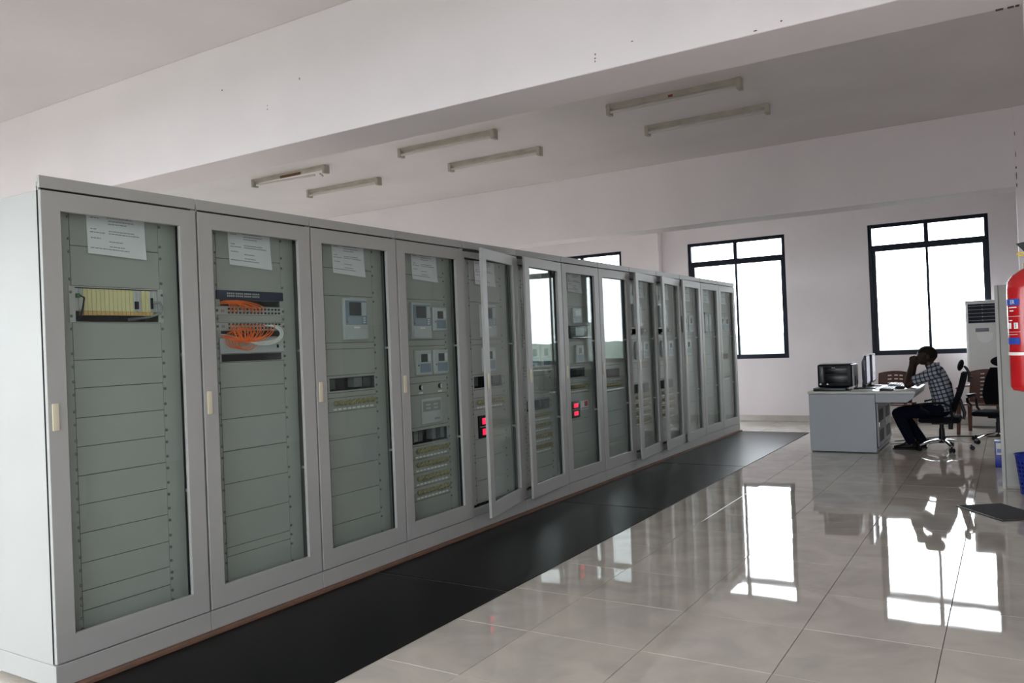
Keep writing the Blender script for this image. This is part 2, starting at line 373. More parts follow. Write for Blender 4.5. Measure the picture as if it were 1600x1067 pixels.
def screws(par, z0, z1):
    zs = [z0+.03, z1-.03] if z1-z0 > .07 else [(z0+z1)/2]
    for z in zs:
        for y in (.168, .634): put('screw', screw_me, par, (PX, y, z), None)
def blank(c, z0, z1, sc_=True, name='blank_panel'):
    p = B(PX-PT, PX, PY0+.016, PY1-.016, z0+.0014, z1-.0014).build(name, PANEL, c, bevel=.0008, smooth=0, seg=1)
    q = MB()
    if sc_: screws(p, z0, z1)
    return p
def hole(c, z0, z1, hy0, hy1, hz0, hz1, sc_=True, fill=0):
    p = MB().ring(PX-PT, PX, PY0+.016, PY1-.016, z0+.0014, z1-.0014, hy0, hy1, hz0, hz1).build('cutout_panel', PANEL, c, smooth=0)
    MB().box(PX-.20, PX-.195, hy0-.05, hy1+.05, hz0-.05, hz1+.05).build('recess_back', HOLESHADE, p, smooth=0)
    if fill:
        n = fill; wd = (hy1-hy0)/n
        for i in range(n):
            if i in (n//2-1, n//2): continue
            B(PX-.09, PX-.03, hy0+i*wd+.004, hy0+(i+1)*wd-.004, hz0+.012, hz1-.006).build('breaker', mat('breaker_grey', (.16, .17, .18), .5) if i % 2 else mat('breaker_dark', (.06, .065, .07), .5), p, bevel=.003, smooth=0)
    if sc_: screws(p, z0, z1)
    return p
def relay(c, y0, y1, z0, z1, big=True):
    h = B(PX, PX+.022, y0, y1, z0, z1).build('protection_relay', RELAYG, c, bevel=.006)
    W, H = y1-y0, z1-z0; x = PX+.0222
    def pl(n, m_, a, b_, c_, d, t=.002, bv=.0006): B(x-.001, x+t, y0+a*W, y0+b_*W, z0+c_*H, z0+d*H).build(n, m_, h, bevel=bv, smooth=0, seg=1)
    if big:
        pl('relay_face', RELAYB, .06, .96, .36, .94, .0015)
        pl('lcd_screen', SCREEN, .22, .70, .58, .90, .003)
        pl('key_strip', RELAYG, .74, .93, .58, .90, .003)
        pl('key_strip', mat('relay_key_panel', (.27, .33, .40), .4), .14, .70, .38, .55, .003)
        for k in range(3): pl('function_key', KEYS, .78, .88, .40+.055*k, .43+.055*k, .004)
        pl('status_light', mat('relay_led_red', (.4, .03, .02), .4), .10, .14, .41, .44, .004)
        pl('name_tag', TAGW, .38, .64, .27, .32, .002)
        pl('lower_cover', RELAYG, .06, .96, .03, .25, .004)
    else:
        pl('relay_face', RELAYG, .05, .95, .05, .95, .0015)
        pl('lcd_screen', SCREEN, .30, .70, .52, .84, .003)
        pl('key_strip', RELAYB, .22, .90, .10, .46, .003)
        pl('key_strip', KEYS, .76, .90, .54, .84, .003)
        pl('status_light', BLACK, .10, .16, .36, .42, .003)
    return h
def knobs(c, z0, z1, n=9, y0=.215, y1=.60, sc_=True):
    p = blank(c, z0, z1, sc_, 'terminal_panel')
    for i in range(n):
        y = y0+(y1-y0)*(i+.5)/n
        put('test_knob', knob_me, p, (PX, y, z0+(z1-z0)*.62)); put('label_tag', ktag_me, p, (PX, y, z0+(z1-z0)*.17))
def paper(c, tilt=0.):
    p = bpy.data.objects.new('paper_notice', None)
    q = MB(); nx, nz = 6, 6; y0, y1, z0, z1 = .255, .552, 1.945, 2.135; V = []; F = []
    for j in range(nz+1):
        for i in range(nx+1):
            u, t = i/nx, j/nz; lift = .002+.012*(1-t)**2*(.4+.6*u**2)+.003*math.sin(u*5)*(1-t)
            V.append((PX+lift+.001, y0+(y1-y0)*u+tilt*(t-1), z0+(z1-z0)*t-.012*u*(1-t)+tilt*u))
    for j in range(nz):
        for i in range(nx): k = j*(nx+1)+i; F.append((k, k+1, k+nx+2, k+nx+1))
    n = len(V); V2 = [(a-.0006, b_, c_) for a, b_, c_ in V]; F2 = [tuple(i+n for i in f[::-1]) for f in F]
    q.add(V+V2, F+F2); ob = q.build('paper_notice', PAPER, c)
    rows = [(.93, .34, .78), (.85, .36, .80), (.78, .36, .68), (.60, .36, .80), (.54, .36, .9), (.40, .06, .22), (.34, .36, .60), (.22, .36, .62), (.15, .05, .7), (.90, .06, .2), (.62, .06, .16), (.54, .05, .3)]
    k = MB(); rr = random.Random(3)
    for t, a, b_ in rows:
        u = a
        while u < b_:
            L = rr.uniform(.02, .06); zz = z0+(z1-z0)*t-.012*u*(1-t); lift = .002+.012*(1-t)**2*(.4+.6*u**2)+.003*math.sin(u*5)*(1-t)
            k.box(PX+lift+.0012, PX+lift+.0024, y0+(y1-y0)*u, y0+(y1-y0)*min(u+L, b_), zz-.0022, zz+.0022); u += L+.012
    tag(k.build('printed_lines', INK, ob, smooth=0), kind='stuff')

def led(c, y0, y1, z0, z1):
    h = B(PX, PX+.014, y0, y1, z0, z1).build('digital_meter', BLACK, c, bevel=.003)
    zm = (z0+z1)/2
    for a, b_ in ((z0+.022, zm-.018), (zm+.018, z1-.022)):
        B(PX+.0135, PX+.016, y0+.045, y1-.04, a, b_).build('red_display', REDLED, h, bevel=.004)
    B(PX+.0135, PX+.016, y0+.01, y1-.01, zm-.003, zm+.003).build('divider', INNER, h, smooth=0)

def cabinet(k, label, spec, ang=0., notice=True, sc_=True, lockz=1.20):
    c = thing('relay_cabinet', label, 'cabinet', (0, .8*k, 0), 0, 'row of relay cabinets')
    q = MB()
    q.box(-.60, -.024, .003, .012, .12, 2.197); q.box(-.60, -.024, .788, .797, .12, 2.197)     # sides
    q.box(-.60, -.59, .012, .788, .12, 2.197); q.box(-.60, -.024, .012, .788, 2.185, 2.197); q.box(-.60, -.024, .012, .788, .12, .135)
    q.box(-.05, -.024, .012, .05, .135, 2.185); q.box(-.05, -.024, .75, .788, .135, 2.185); q.box(-.05, -.024, .05, .75, 2.14, 2.185); q.box(-.05, -.024, .05, .75, .135, .18)
    q.build('body', STEEL, c, bevel=.0015, smooth=0, seg=1)
    B(-.60, -.002, .0015, .7985, .021, .119).build('plinth', STEEL, c, bevel=.003, smooth=0)
    B(-.020, -.004, .005, .795, 2.2075, 2.262).build('header_plate', STEEL, c, bevel=.002, smooth=0)
    for y in (.012, .788): MB().cyl((-.022, y, 2.197), (-.022, y, 2.235), .009, n=10).build('header_bolt', SCREW, c)
    # swing frame: side strips, and a dark sheet standing in for interior shade
    for y0, y1 in ((.088, PY0+.014), (PY1-.014, .728)):
        B(PX-PT-.012, PX-PT-.0005 if False else PX-.001, y0, y1, .185, 2.138).build('rack_rail', PANEL, c, bevel=.001, smooth=0, seg=1)
    MB().box(-.40, -.39, .05, .75, .15, 2.18).build('interior_shade_sheet', HOLESHADE, c, smooth=0)
    B(-.075, -.055, .745, .765, .19, 2.13).build('cable_channel', BLACK, c, smooth=0)
    for z in (.75, 1.45): B(-.075, -.03, .728, .75, z, z+.014).build('rail_clip', ALU, c, smooth=0)
    # door, hinged at high y
    hx, hy = -.010, .792
    d = MB().ring(-.022+.010, .010, .006-hy, .794-hy, .124, 2.198, .093-hy, .698-hy, .236, 2.112).build('door', STEEL, c, bevel=.003, smooth=0, loc=(hx, hy, 0), rot=(0, 0, math.radians(ang)))
    B(-.020, -.0145, .08-hy, .712-hy, .223, 2.125).build('glass_pane', GLASSD, d, smooth=0)
    B(-.022, -.012, .03-hy, .06-hy, .16, 2.16).build('door_stiffener', STEEL, d, smooth=0)
    h = B(.010, .017, .022-hy, .052-hy, lockz-.06, lockz+.06).build('lock_plate', LOCK, d, bevel=.003)
    h['label'] = 'cream lock plate'
    q = MB(); q.box(-.0238, -.0225, .0015, .0215, .125, 2.215); q.box(-.0238, -.0225, .780, .7985, .125, 2.215); q.box(-.0238, -.0225, .0215, .780, 2.188, 2.215)
    q.build('gap_shade_strip', GAPSHADE, c, smooth=0)  # added black strips that darken the gaps around door and header
    if ang:
        for z in (.45, 1.2, 1.95): B(-.040, -.024, .008, .026, z-.03, z+.03).build('latch_block', BLACK, c, bevel=.003)
    if notice: paper(c, random.uniform(-.004, .004))
    z = None
    for it in spec:
        t = it[0]
        if t == 'b':
            for a, b_ in zip(it[1][:-1], it[1][1:]): blank(c, min(a, b_), max(a, b_), sc_)
        elif t == 'h': hole(c, it[1], it[2], *it[3], sc_=sc_, fill=it[4] if len(it) > 4 else 0)
        elif t == 'k': knobs(c, it[1], it[2], sc_=sc_)
        elif t == 'R': relay(c, *it[1], big=True)
        elif t == 'r': relay(c, *it[1], big=False)
        elif t == 'led': led(c, *it[1])
        elif t == 'f': it[1](c)
    return c

# ---- special inserts
def card_rack(c):
    z0, z1 = 1.62, 1.79
    fr = MB().ring(PX-PT, PX+.004, .16, .64, z0+.001, z1-.001, .188, .612, z0+.004, z1-.006).build('card_rack', ALU, c, smooth=0)
    screws(fr, z0, z1)
    MB().box(PX-.2, PX-.19, .17, .63, z0, z1).build('rack_back', HOLESHADE, fr, smooth=0)
    cw = (.612-.188)/20
    for i in range(20):
        y = .188+i*cw
        if i < 2: m_ = ALU
        elif i < 14: m_ = YCARD
        elif i in (14, 15): m_ = ALU
        elif i < 18: m_ = YCARD
        else: m_ = ALU
        B(PX-.05, PX-.004, y+.001, y+cw-.001, z0+.055, z1-.010).build('card', m_, fr, bevel=.001, smooth=0, seg=1)
    for i in range(2, 19):
        y = .188+i*cw; B(PX-.045, PX-.002, y+.001, y+cw-.001, z0+.036, z0+.054).build('card_latch', OSTRIP, fr, bevel=.001, smooth=0, seg=1)
    B(PX-.004, PX+.006, .488, .505, z0+.068, z0+.105).build('socket', BLACK, fr, smooth=0)
    B(PX-.004, PX+.006, .575, .583, z0+.070, z0+.125).build('socket', BLACK, fr, smooth=0)
    B(PX-.004, PX+.014, .193, .208, z0+.115, z0+.135).build('green_plug', mat('green_plug', (.04, .13, .06), .5), fr, bevel=.002)
    MB().tube([(PX+.012, .207, z0+.125), (PX+.02, .222, z0+.115), (PX+.015, .217, z0+.07), (PX+.005, .212, z0+.03), (PX-.03, .21, z0+.015)], .004, 6).build('wire', BLACK, fr)
    MB().tube([(PX+.004, .585, z0+.10), (PX+.03, .605, z0+.10), (PX+.03, .615, z0+.075), (PX+.02, .615, z0+.05), (PX-.02, .57, z0+.03), (PX-.08, .5, z0+.02)], .007, 8).build('cable', GREYC, fr)

def bez(a, b_, c_, d, n=12):
    out = []
    for i in range(n+1):
        t = i/n; out.append(Vector(a)*(1-t)**3+Vector(b_)*3*t*(1-t)**2+Vector(c_)*3*t*t*(1-t)+Vector(d)*t**3)
    return out
def network(c):
    sw = B(PX-.1, PX+.008, .165, .635, 1.752, 1.802).build('network_switch', NAVY, c, bevel=.003)
    for i in range(16):
        for j in range(2):
            y = .232+i*.0135+(i//4)*.004; B(PX+.0075, PX+.0092, y, y+.009, 1.766+j*.014, 1.775+j*.014).build('switch_port', ALU, sw, smooth=0)
    MB().ring(PX-.003, PX+.002, .159, .641, 1.7145, 1.751, .188, .612, 1.716, 1.75).build('cable_slot', PANEL, c, smooth=0)
    MB().box(PX-.2, PX-.19, .16, .64, 1.53, 1.76).build('recess_back', HOLESHADE, c, smooth=0)
    port_me = MB().lathe([(.0055, 0), (.0055, .006), (.003, .007)], n=8).mesh('fibre_port', BLACK)
    for v in port_me.vertices: v.co = Vector((v.co.z, v.co.y, v.co.x))
    rr = random.Random(5); pps = []
    for z0, z1 in ((1.667, 1.7135), (1.582, 1.6235)):
        p = B(PX-.1, PX, .16, .64, z0, z1).build('patch_panel', ALU, c, bevel=.0015, smooth=0); pps.append((p, z0, z1))
        screws(p, z0, z1)
        B(PX-.001, PX+.002, .196, .215, z0+.014, z0+.028).build('panel_mark', INK, p, smooth=0)
        for i in range(15):
            for j in range(2): put('fibre_port', port_me, p, (PX, .245+i*.0255, z0+.012+j*.021))
    blank(c, 1.624, 1.667)
    MB().ring(PX-.003, PX+.001, .159, .641, 1.541, 1.5815, .188, .612, 1.545, 1.578).build('cable_slot', PANEL, c, smooth=0)
    fp = B(PX-.1, PX+.004, .178, .628, 1.454, 1.5395).build('fibre_tray', RELAYG, c, bevel=.003, smooth=0); screws(fp, 1.454, 1.5395)
    B(PX+.0035, PX+.006, .575, .588, 1.478, 1.498).build('tray_latch', BLACK, fp, smooth=0)
    for y in (.405, .418): B(PX+.0035, PX+.007, y, y+.006, 1.482, 1.488).build('tray_screw', KEYS, fp, smooth=0)
    p, z0, z1 = pps[0]
    for i in range(11):
        for j in range(2):
            if rr.random() < .25: continue
            y = .245+i*.0255; z = z0+.012+j*.021; e = (PX+.01+rr.uniform(0, .02), .20, 1.742-rr.uniform(0, .018))
            pts = bez((PX+.004, y, z), (PX+.045, y-.005, z+.006), (PX+.045+rr.uniform(0, .015), y-.05*(1+i*.25), 1.748+rr.uniform(-.006, .012)), e)
            pts += [Vector((PX-.02, .185, 1.735-rr.uniform(0, .015)))]
            MB().tube(pts, .0028, 5).build('orange_patch_cable', ORANGE, p)
    p, z0, z1 = pps[1]
    for i in range(13):
        for j in range(2):
            if rr.random() < .3: continue
            y = .245+i*.0255; z = z0+.012+j*.021
            pts = bez((PX+.004, y, z), (PX+.05, y+.004, z-.005), (PX+.05+rr.uniform(0, .02), y-.01-.02*i*.3, 1.50+rr.uniform(-.015, .02)), (PX+.03+rr.uniform(0, .02), .30+rr.uniform(0, .04), 1.525+rr.uniform(-.012, .012)))
            pts += bez(pts[-1], pts[-1]+Vector((0, -.06, -.004)), (PX+.03, .22, 1.54), (PX-.02, .185, 1.55+rr.uniform(0, .012)), 6)[1:]
            MB().tube(pts, .0028, 5).build('orange_patch_cable', ORANGE, p)
    for a in range(5):
        pts = [(PX+.02+a*.004, .255+.055*math.cos(t)*(1+.1*a)+.02*a, 1.53+(.045+.004*a)*math.sin(t)) for t in [math.pi*(.1+1.8*k/14) for k in range(15)]]
        MB().tube(pts, .0026, 5).build('orange_patch_cable', ORANGE, p)
    for a in range(3):
        pts = bez((PX+.004, .475+.03*a, z1-.012), (PX+.05, .62+.012*a, z1-.02), (PX+.055, .60, 1.50-.012*a), (PX+.045, .40, 1.515-.008*a), 14)
        pts += bez(pts[-1], (PX+.03, .30, 1.525), (PX+.02, .24, 1.56), (PX-.02, .19, 1.56), 6)[1:]
        MB().tube(pts, .0035, 6).build('white_patch_cable', WHITEC, p)
    hole(c, 1.404, 1.453, .188, .612, 1.409, 1.449)

def switchpair(z0, z1):
    def f(c):
        p = blank(c, z0, z1, True, 'switch_panel')
        for y in (.31, .54):
            z = (z0+z1)/2+.01
            r = MB().cyl((PX, y, z), (PX+.01, y, z), .02, n=16).build('selector_switch', BLACK, p)
            B(PX+.01, PX+.02, y-.006, y+.006, z-.016, z+.016).build('name_tag', KEYS, p, bevel=.002)
            B(PX, PX+.002, y-.025, y+.025, z0+.008, z0+.02).build('label_tag', TAGW, p, smooth=0)
    return f
def meter(z0, z1):
    def f(c):
        p = blank(c, z0, z1, True, 'device_panel')
        h = B(PX, PX+.012, .305, .545, z0+.02, z1-.03).build('monitor_unit', RELAYG, c, bevel=.012)
        zt = z1-.05
        B(PX+.011, PX+.014, .315, .525, zt-.075, zt).build('unit_face', INNER, h, bevel=.002)
        for y in (.345, .435):
            for z in (zt-.058, zt-.032): B(PX+.013, PX+.0155, y, y+.055, z, z+.012).build('indicator', mat('indicator_pale', (.50, .52, .50), .5), h, smooth=0)
        B(PX+.011, PX+.0135, .45, .51, z0+.042, z0+.058).build('name_tag', INK, h, smooth=0)
    return f
def warn_label(c):
    p = B(PX, PX+.003, .44, .60, .775, .862).build('warning_label', WHITEL, c, smooth=0)
    B(PX+.003, PX+.0042, .52, .59, .805, .855).build('label_mark', mat('label_red', (.6, .05, .07), .5), p, smooth=0)
    B(PX+.003, PX+.0042, .45, .59, .782, .795).build('label_mark', INK, p, smooth=0)
def handle_box(c):
    h = B(PX, PX+.03, .23, .66, 1.485, 1.61).build('display_unit', mat('display_dark_grey', (.10, .115, .115), .4), c, bevel=.005)
    B(PX+.029, PX+.032, .33, .52, 1.51, 1.59).build('unit_screen', mat('display_grey_screen', (.20, .24, .24), .3), h, smooth=0)
    B(PX+.029, PX+.05, .24, .65, 1.488, 1.498).build('unit_handle', ALU, h, bevel=.002)
def framed(c):
    h = B(PX, PX+.02, .34, .60, 1.53, 1.78).build('meter_unit', RELAYG, c, bevel=.005)
    for z in (1.515, 1.78): B(PX, PX+.03, .31, .63, z, z+.022).build('unit_rail', INNER, h, smooth=0)
    B(PX+.02, PX+.03, .46, .475, 1.54, 1.77).build('unit_divider', INNER, h, smooth=0)
    B(PX+.019, PX+.023, .37, .45, 1.62, 1.74).build('unit_face', KEYS, h, smooth=0)
    B(PX+.019, PX+.023, .485, .57, 1.62, 1.74).build('unit_face', KEYS, h, smooth=0)

top = [2.136, 1.976, 1.80]
four = [('k', .745-.096*i-.096, .745-.096*i) for i in range(4)]
def fourk(zt, h=.095): return [('k', zt-h*(i+1), zt-h*i) for i in range(4)]
C = []
C.append(cabinet(0, 'grey relay cabinet nearest the viewer, yellow card rack above blank panels',
    [('b', top[:2]+[1.79]), ('f', card_rack), ('b', [1.62, 1.447, 1.318, 1.181, 1.048, .915, .783, .652, .516, .388, .298, .19])]))
C.append(cabinet(1, 'grey relay cabinet holding orange patch cables, second from the viewer',
    [('b', top+[1.803]) if False else ('b', top), ('f', network), ('b', [1.404, 1.266, 1.095, .92, .743, .568, .399, .351, .19])]))
C.append(cabinet(2, 'grey relay cabinet with a single relay and one row of knobs, third from viewer',
    [('b', top+[1.498, 1.458, 1.29]), ('R', (.325, .552, 1.515, 1.787)), ('h', 1.18, 1.29, (.195, .617, 1.192, 1.274), 5), ('b', [1.18, 1.148]), ('k', 1.06, 1.148), ('b', [1.06, .884, .706, .534, .352, .19])]))
C.append(cabinet(3, 'closed grey relay cabinet with four relays and four knob rows, left of the open door',
    [('b', top+[1.505, 1.461, 1.238, 1.192]), ('R', (.215, .445, 1.512, 1.775)), ('r', (.465, .635, 1.57, 1.745)), ('r', (.245, .43, 1.25, 1.43)), ('r', (.455, .635, 1.25, 1.43)),
     ('f', switchpair(1.106, 1.192)), ('f', meter(.873, 1.106)), ('h', .742, .873, (.193, .623, .755, .852), 8)]+fourk(.742, .098)+[('b', [.35, .19])]))
C.append(cabinet(4, 'grey relay cabinet with its glass door standing widest open',
    [('b', top+[1.497, 1.455, 1.215]), ('R', (.30, .53, 1.515, 1.78)), ('r', (.31, .50, 1.235, 1.43)), ('h', 1.095, 1.215, (.195, .62, 1.108, 1.20), 4), ('b', [1.095, 1.03]), ('k', .935, 1.03),
     ('b', [.935, .70, .548, .368, .19]), ('led', (.225, .375, .705, .885))], ang=11.5, lockz=1.17))
C.append(cabinet(5, 'grey relay cabinet with door ajar, glass mirroring a window, right of the widest open one',
    [('b', top+[1.497, 1.455, 1.21, 1.16, .95]), ('R', (.22, .45, 1.512, 1.775)), ('r', (.465, .635, 1.57, 1.745)), ('r', (.245, .43, 1.23, 1.43)), ('r', (.455, .635, 1.23, 1.43)), ('h', .84, .95, (.195, .62, .85, .94), 8)]+fourk(.84)+[('b', [.46, .33, .19])], ang=5, lockz=1.17))
C.append(cabinet(6, 'closed grey relay cabinet with twin red digital readouts behind glass',
    [('b', top+[1.46, 1.215]), ('r', (.31, .50, 1.635, 1.785)), ('f', handle_box), ('r', (.36, .52, 1.24, 1.42)), ('h', 1.095, 1.215, (.195, .56, 1.105, 1.195), 3), ('b', [1.095, 1.05]), ('k', .95, 1.05),
     ('b', [.95, .69, .55, .37, .19]), ('led', (.225, .40, .71, .872)), ('f', warn_label)], sc_=False, lockz=1.17))
C.append(cabinet(7, 'closed grey relay cabinet whose glass mirrors sky and treetops, before the ajar pair',
    [('b', top+[1.497, 1.455, 1.19]), ('R', (.30, .53, 1.512, 1.775)), ('h', 1.05, 1.19, (.215, .60, 1.06, 1.15), 0), ('b', [1.05, 1.02]), ('k', .91, 1.02), ('b', [.91, .70, .548, .368, .19])], sc_=False, lockz=1.17))
for k, lab in ((8, 'grey relay cabinet with door ajar, first of two narrow gaps showing white relays'), (9, 'grey relay cabinet with door ajar, farther of two narrow gaps showing white relays')):
    C.append(cabinet(k, lab, [('b', top+[1.59, 1.505, 1.455, 1.19, 1.13, .96]), ('R', (.22, .45, 1.60, 1.86)), ('r', (.245, .43, 1.23, 1.43)), ('r', (.455, .635, 1.23, 1.43)), ('f', switchpair(1.51, 1.58)), ('h', .83, .96, (.19, .62, .84, .945), 0)]+fourk(.83, .09)+[('b', [.47, .33, .19])], ang=5, sc_=False, lockz=1.17))
C.append(cabinet(10, 'grey relay cabinet barely ajar, third from the far end',
    [('b', top+[1.497, 1.455, 1.21, 1.0, .8, .6, .4, .19]), ('r', (.23, .41, 1.53, 1.75)), ('r', (.45, .63, 1.53, 1.75)), ('r', (.3, .5, 1.23, 1.43))], ang=2.6, sc_=False, lockz=1.17))
C.append(cabinet(11, 'closed grey relay cabinet with framed meter, second from the far end',
    [('b', top+[1.497, 1.455, 1.21, 1.0, .8, .6, .4, .19]), ('f', framed)], sc_=False, lockz=1.17))
C.append(cabinet(12, 'last grey relay cabinet of the row at the far end',
    [('b', top+[1.497, 1.455, 1.21]), ('r', (.25, .41, 1.53, 1.75)), ('r', (.45, .63, 1.53, 1.75)), ('h', 1.11, 1.21, (.2, .6, 1.12, 1.2), 0), ('b', [1.11, .9]), ('k', .8, .9), ('b', [.8, .6, .4, .19])], sc_=False, lockz=1.17))

# ------------------------------------------------------------------ ceiling lights
lx = [(1.07, 'nearest the right column'), (-1.44, 'in the middle'), (-3.80, 'farthest left')]
ly = [(5.03, 'front'), (5.96, 'rear')]
for i, (x, a) in enumerate(lx):
    for j, (y, b_) in enumerate(ly):
        lab = 'unlit fluorescent batten on the ceiling, %s row, %s' % (b_, a)
        if i == 2 and j == 0: lab = 'unlit broken fluorescent batten with rust and a dangling tube end, ceiling left'
        t = thing('fluorescent_light', lab, 'ceiling light', (x, y, ZC), 0, 'unlit ceiling battens')
        L = .61
        MB().prism([(-.035, 0), (.035, 0), (.035, -.03), (.02, -.045), (-.02, -.045), (-.035, -.03)], -L, L, 'x').build('batten', FIXT, t, bevel=.002, smooth=0)
        for s in (-1, 1): B(s*L-.02, s*L+.02, -.05, .035, -.10, -.002).build('lamp_holder', FIXT, t, bevel=.004)
        if i == 2 and j == 0:
            MB().cyl((-.55, -.03, -.08), (.45, -.03, -.10), .013, n=10).build('tube', TUBE, t)
            B(-.12, .22, -.045, -.03, -.06, -.03).build('rust_patch', RUST, t, bevel=.003)
            MB().cyl((.55, -.04, -.10), (.60, -.05, -.135), .012, n=8).build('tube_end', TUBE, t)
        else:
            MB().cyl((-L, -.028, -.075), (L, -.028, -.075), .0135, n=10).build('tube', TUBE, t)
        if i == 0 and j == 0: B(-.02, .02, -.05, -.036, -.05, -.03).build('rust_patch', mat('red_rust', (.25, .05, .03), .7), t, bevel=.002)

# ------------------------------------------------------------------ console desk
dk = thing('control_desk', 'grey steel console desk with overhanging worktop and vented doors', 'desk', (0, 0, 0))
Y0, Y1 = 8.40, 9.66
q = MB().box(1.435, 2.185, Y0, Y0+.02, .01, .70); q.box(1.435, 2.185, Y1-.02, Y1, .01, .70); q.box(1.435, 1.455, Y0+.02, Y1-.02, .01, .70); q.box(1.455, 2.185, Y0+.02, Y1-.02, .01, .05); q.box(2.165, 2.185, Y0+.02, Y1-.02, .59, .70)
q.build('base', DESK, dk, bevel=.003, smooth=0)
MB().prism([(2.187, .703), (2.187, .60), (2.52, .60), (2.595, .655), (2.61, .703)], Y0, Y1, 'y').build('apron', DESK, dk, bevel=.004, smooth=0)
B(1.425, 2.615, Y0-.008, Y1+.008, .704, .735).build('worktop', DESKT, dk, bevel=.004, smooth=0)
for y0, y1 in ((Y0+.05, Y0+.62), (Y0+.64, Y1-.05)):
    d = B(2.186, 2.202, y0, y1, .07, .585).build('door', DESK, dk, bevel=.003, smooth=0)
    for k in range(5):
        for z0 in (.36, .12):
            B(2.2015, 2.204, y0+.10+.075*k, y0+.14+.075*k, z0, z0+.14).build('vent_slot', BLACK, d, smooth=0)
    B(2.202, 2.215, y0+.03, y0+.06, .30, .36).build('handle', ALU, d, bevel=.002)
ZT = .7355
tag(B(1.485, 1.86, 8.44, 8.74, ZT, ZT+.036).build('binder', mat('dark_green_black_binder', (.012, .018, .018), .4), bevel=.003), 'dark flat binder lying under the front of the printer', 'binder')
# printer
pr = thing('printer', 'black printer with silver knobs at the end of the desk', 'printer', (1.51, 8.60, ZT+.037))
B(0, .40, 0, .40, .0, .28).build('housing', BLACK, pr, bevel=.02, seg=3)
B(.401, .412, .03, .39, .01, .27).build('side_panel', mat('printer_side_grey', (.6, .6, .62), .4), pr, bevel=.004)
B(.02, .38, .05, .39, .281, .292).build('lid', mat('printer_side_grey', (.6, .6, .62), .4), pr, bevel=.004)
B(.085, .35, -.004, .001, .16, .245).build('output_slot', mat('printer_gloss_black', (.006, .006, .008), .25, spec=.3), pr, bevel=.003)
B(.085, .35, -.006, .001, .05, .15).build('paper_tray', mat('printer_gloss_black', (.006, .006, .008), .25, spec=.3), pr, bevel=.003)
B(.02, .07, -.003, .001, .06, .26).build('control_strip', mat('printer_grey_strip', (.05, .05, .055), .3), pr, bevel=.002)
B(.17, .21, -.005, -.003, .236, .242).build('badge', KEYS, pr, smooth=0)
for x in (.035, .115): MB().ell((x, -.008, .035), (.018, .012, .018)).build('knob', CHROME, pr)
# monitors: screens face +x
for i, (y, lab) in enumerate(((8.94, 'slim flat monitor nearest the printer, edge-on'), (9.42, 'slim flat monitor behind the first, edge-on'))):
    t = thing('monitor', lab, 'monitor', (2.03, y, ZT), math.radians(3.2), 'desk monitors')
    B(-.10, .10, -.11, .11, 0, .012).build('foot', BLACK, t, bevel=.004)
    MB().tube([(-.04, 0, .01), (-.035, 0, .1), (-.01, 0, .2)], [.022, .018, .02], 10).build('stand', BLACK, t)
    MB().prism([(.012, .06), (.018, .41), (-.004, .41), (-.035, .34), (-.035, .12), (-.012, .06)], -.235, .235, 'y').build('casing', mat('monitor_navy_black', (.014, .018, .04), .35), t, bevel=.004)
    q = MB().ring(.018, .022, -.235, .235, .06, .41, -.222, .222, .078, .397); q.build('bezel', mat('monitor_dark_bezel', (.012, .014, .03), .35), t, smooth=0)
    B(.0165, .020, -.222, .222, .078, .397).build('screen', mat('monitor_screen_lit', (.3, .3, .35), .2, emit=(.75, .78, .88), es=.35), t, smooth=0)
    B(-.03, .018, -.235, .235, .411, .416).build('top_edge', mat('monitor_silver_bezel', (.55, .57, .60), .3), t, smooth=0)
# keyboards, mouse, papers, phones
def keyboard(loc, rz, lab):
    t = thing('keyboard', lab, 'keyboard', loc, rz, 'keyboards on the desk')
    MB().prism([(-.08, 0), (.08, 0), (.08, .012), (-.08, .026)], -.21, .21, 'y').build('base', BLACK, t, bevel=.003)
    for r in range(5):
        for k in range(14):
            x = .055-r*.027; y = -.19+k*.0275
            put('key', KEYME, t, (x, y, .0185+.0023*r), (0, math.radians(5), 0))
KEYME = B(-.011, .011, -.012, .012, 0, .007).mesh('key', mat('key_light', (.7, .7, .7), .5), bevel=.002, smooth=0, seg=1)
keyboard((2.31, 8.66, ZT), 0, 'light keyboard nearest the desk end by the printer')
keyboard((2.30, 9.42, ZT), .05, 'light keyboard at the far end of the desk')
def sheets(loc, rz, n, lab, w_=.21, h_=.297):
    q = MB(); rr = random.Random(int(loc[1]*100))
    for k in range(n):
        a = rr.uniform(-.12, .12); cx, cy_ = rr.uniform(-.015, .015), rr.uniform(-.015, .015); z = .0004+k*.0016
        ca, sa = math.cos(a), math.sin(a)
        P = [(cx+ca*x-sa*y_, cy_+sa*x+ca*y_) for x, y_ in ((-h_/2, -w_/2), (h_/2, -w_/2), (h_/2, w_/2), (-h_/2, w_/2))]
        q.prism(P, z, z+.0012, 'z')
    tag(q.build('paper_stack', PAPER, None, smooth=0, loc=loc, rot=(0, 0, rz)), lab, 'papers', 'papers on the desk')
sheets((2.50, 8.55, ZT), 1.5, 4, 'white papers at the near corner of the desk')
sheets((2.32, 9.06, ZT), 1.5, 7, 'white papers in the middle of the desk')
sheets((2.02, 8.58, ZT), .0, 5, 'white papers between printer and monitor', .2, .2)
def mouse(loc, rz, lab):
    t = thing('computer_mouse', lab, 'mouse', loc, rz)
    MB().ell((0, 0, .012), (.055, .032, .022)).build('shell', BLACK, t)
    MB().cyl((-.03, -.004, .029), (-.03, .004, .029), .006, n=8).build('wheel', GREYC, t)
mouse((2.43, 8.66, ZT+.0115), 0, 'black mouse beside the near keyboard')
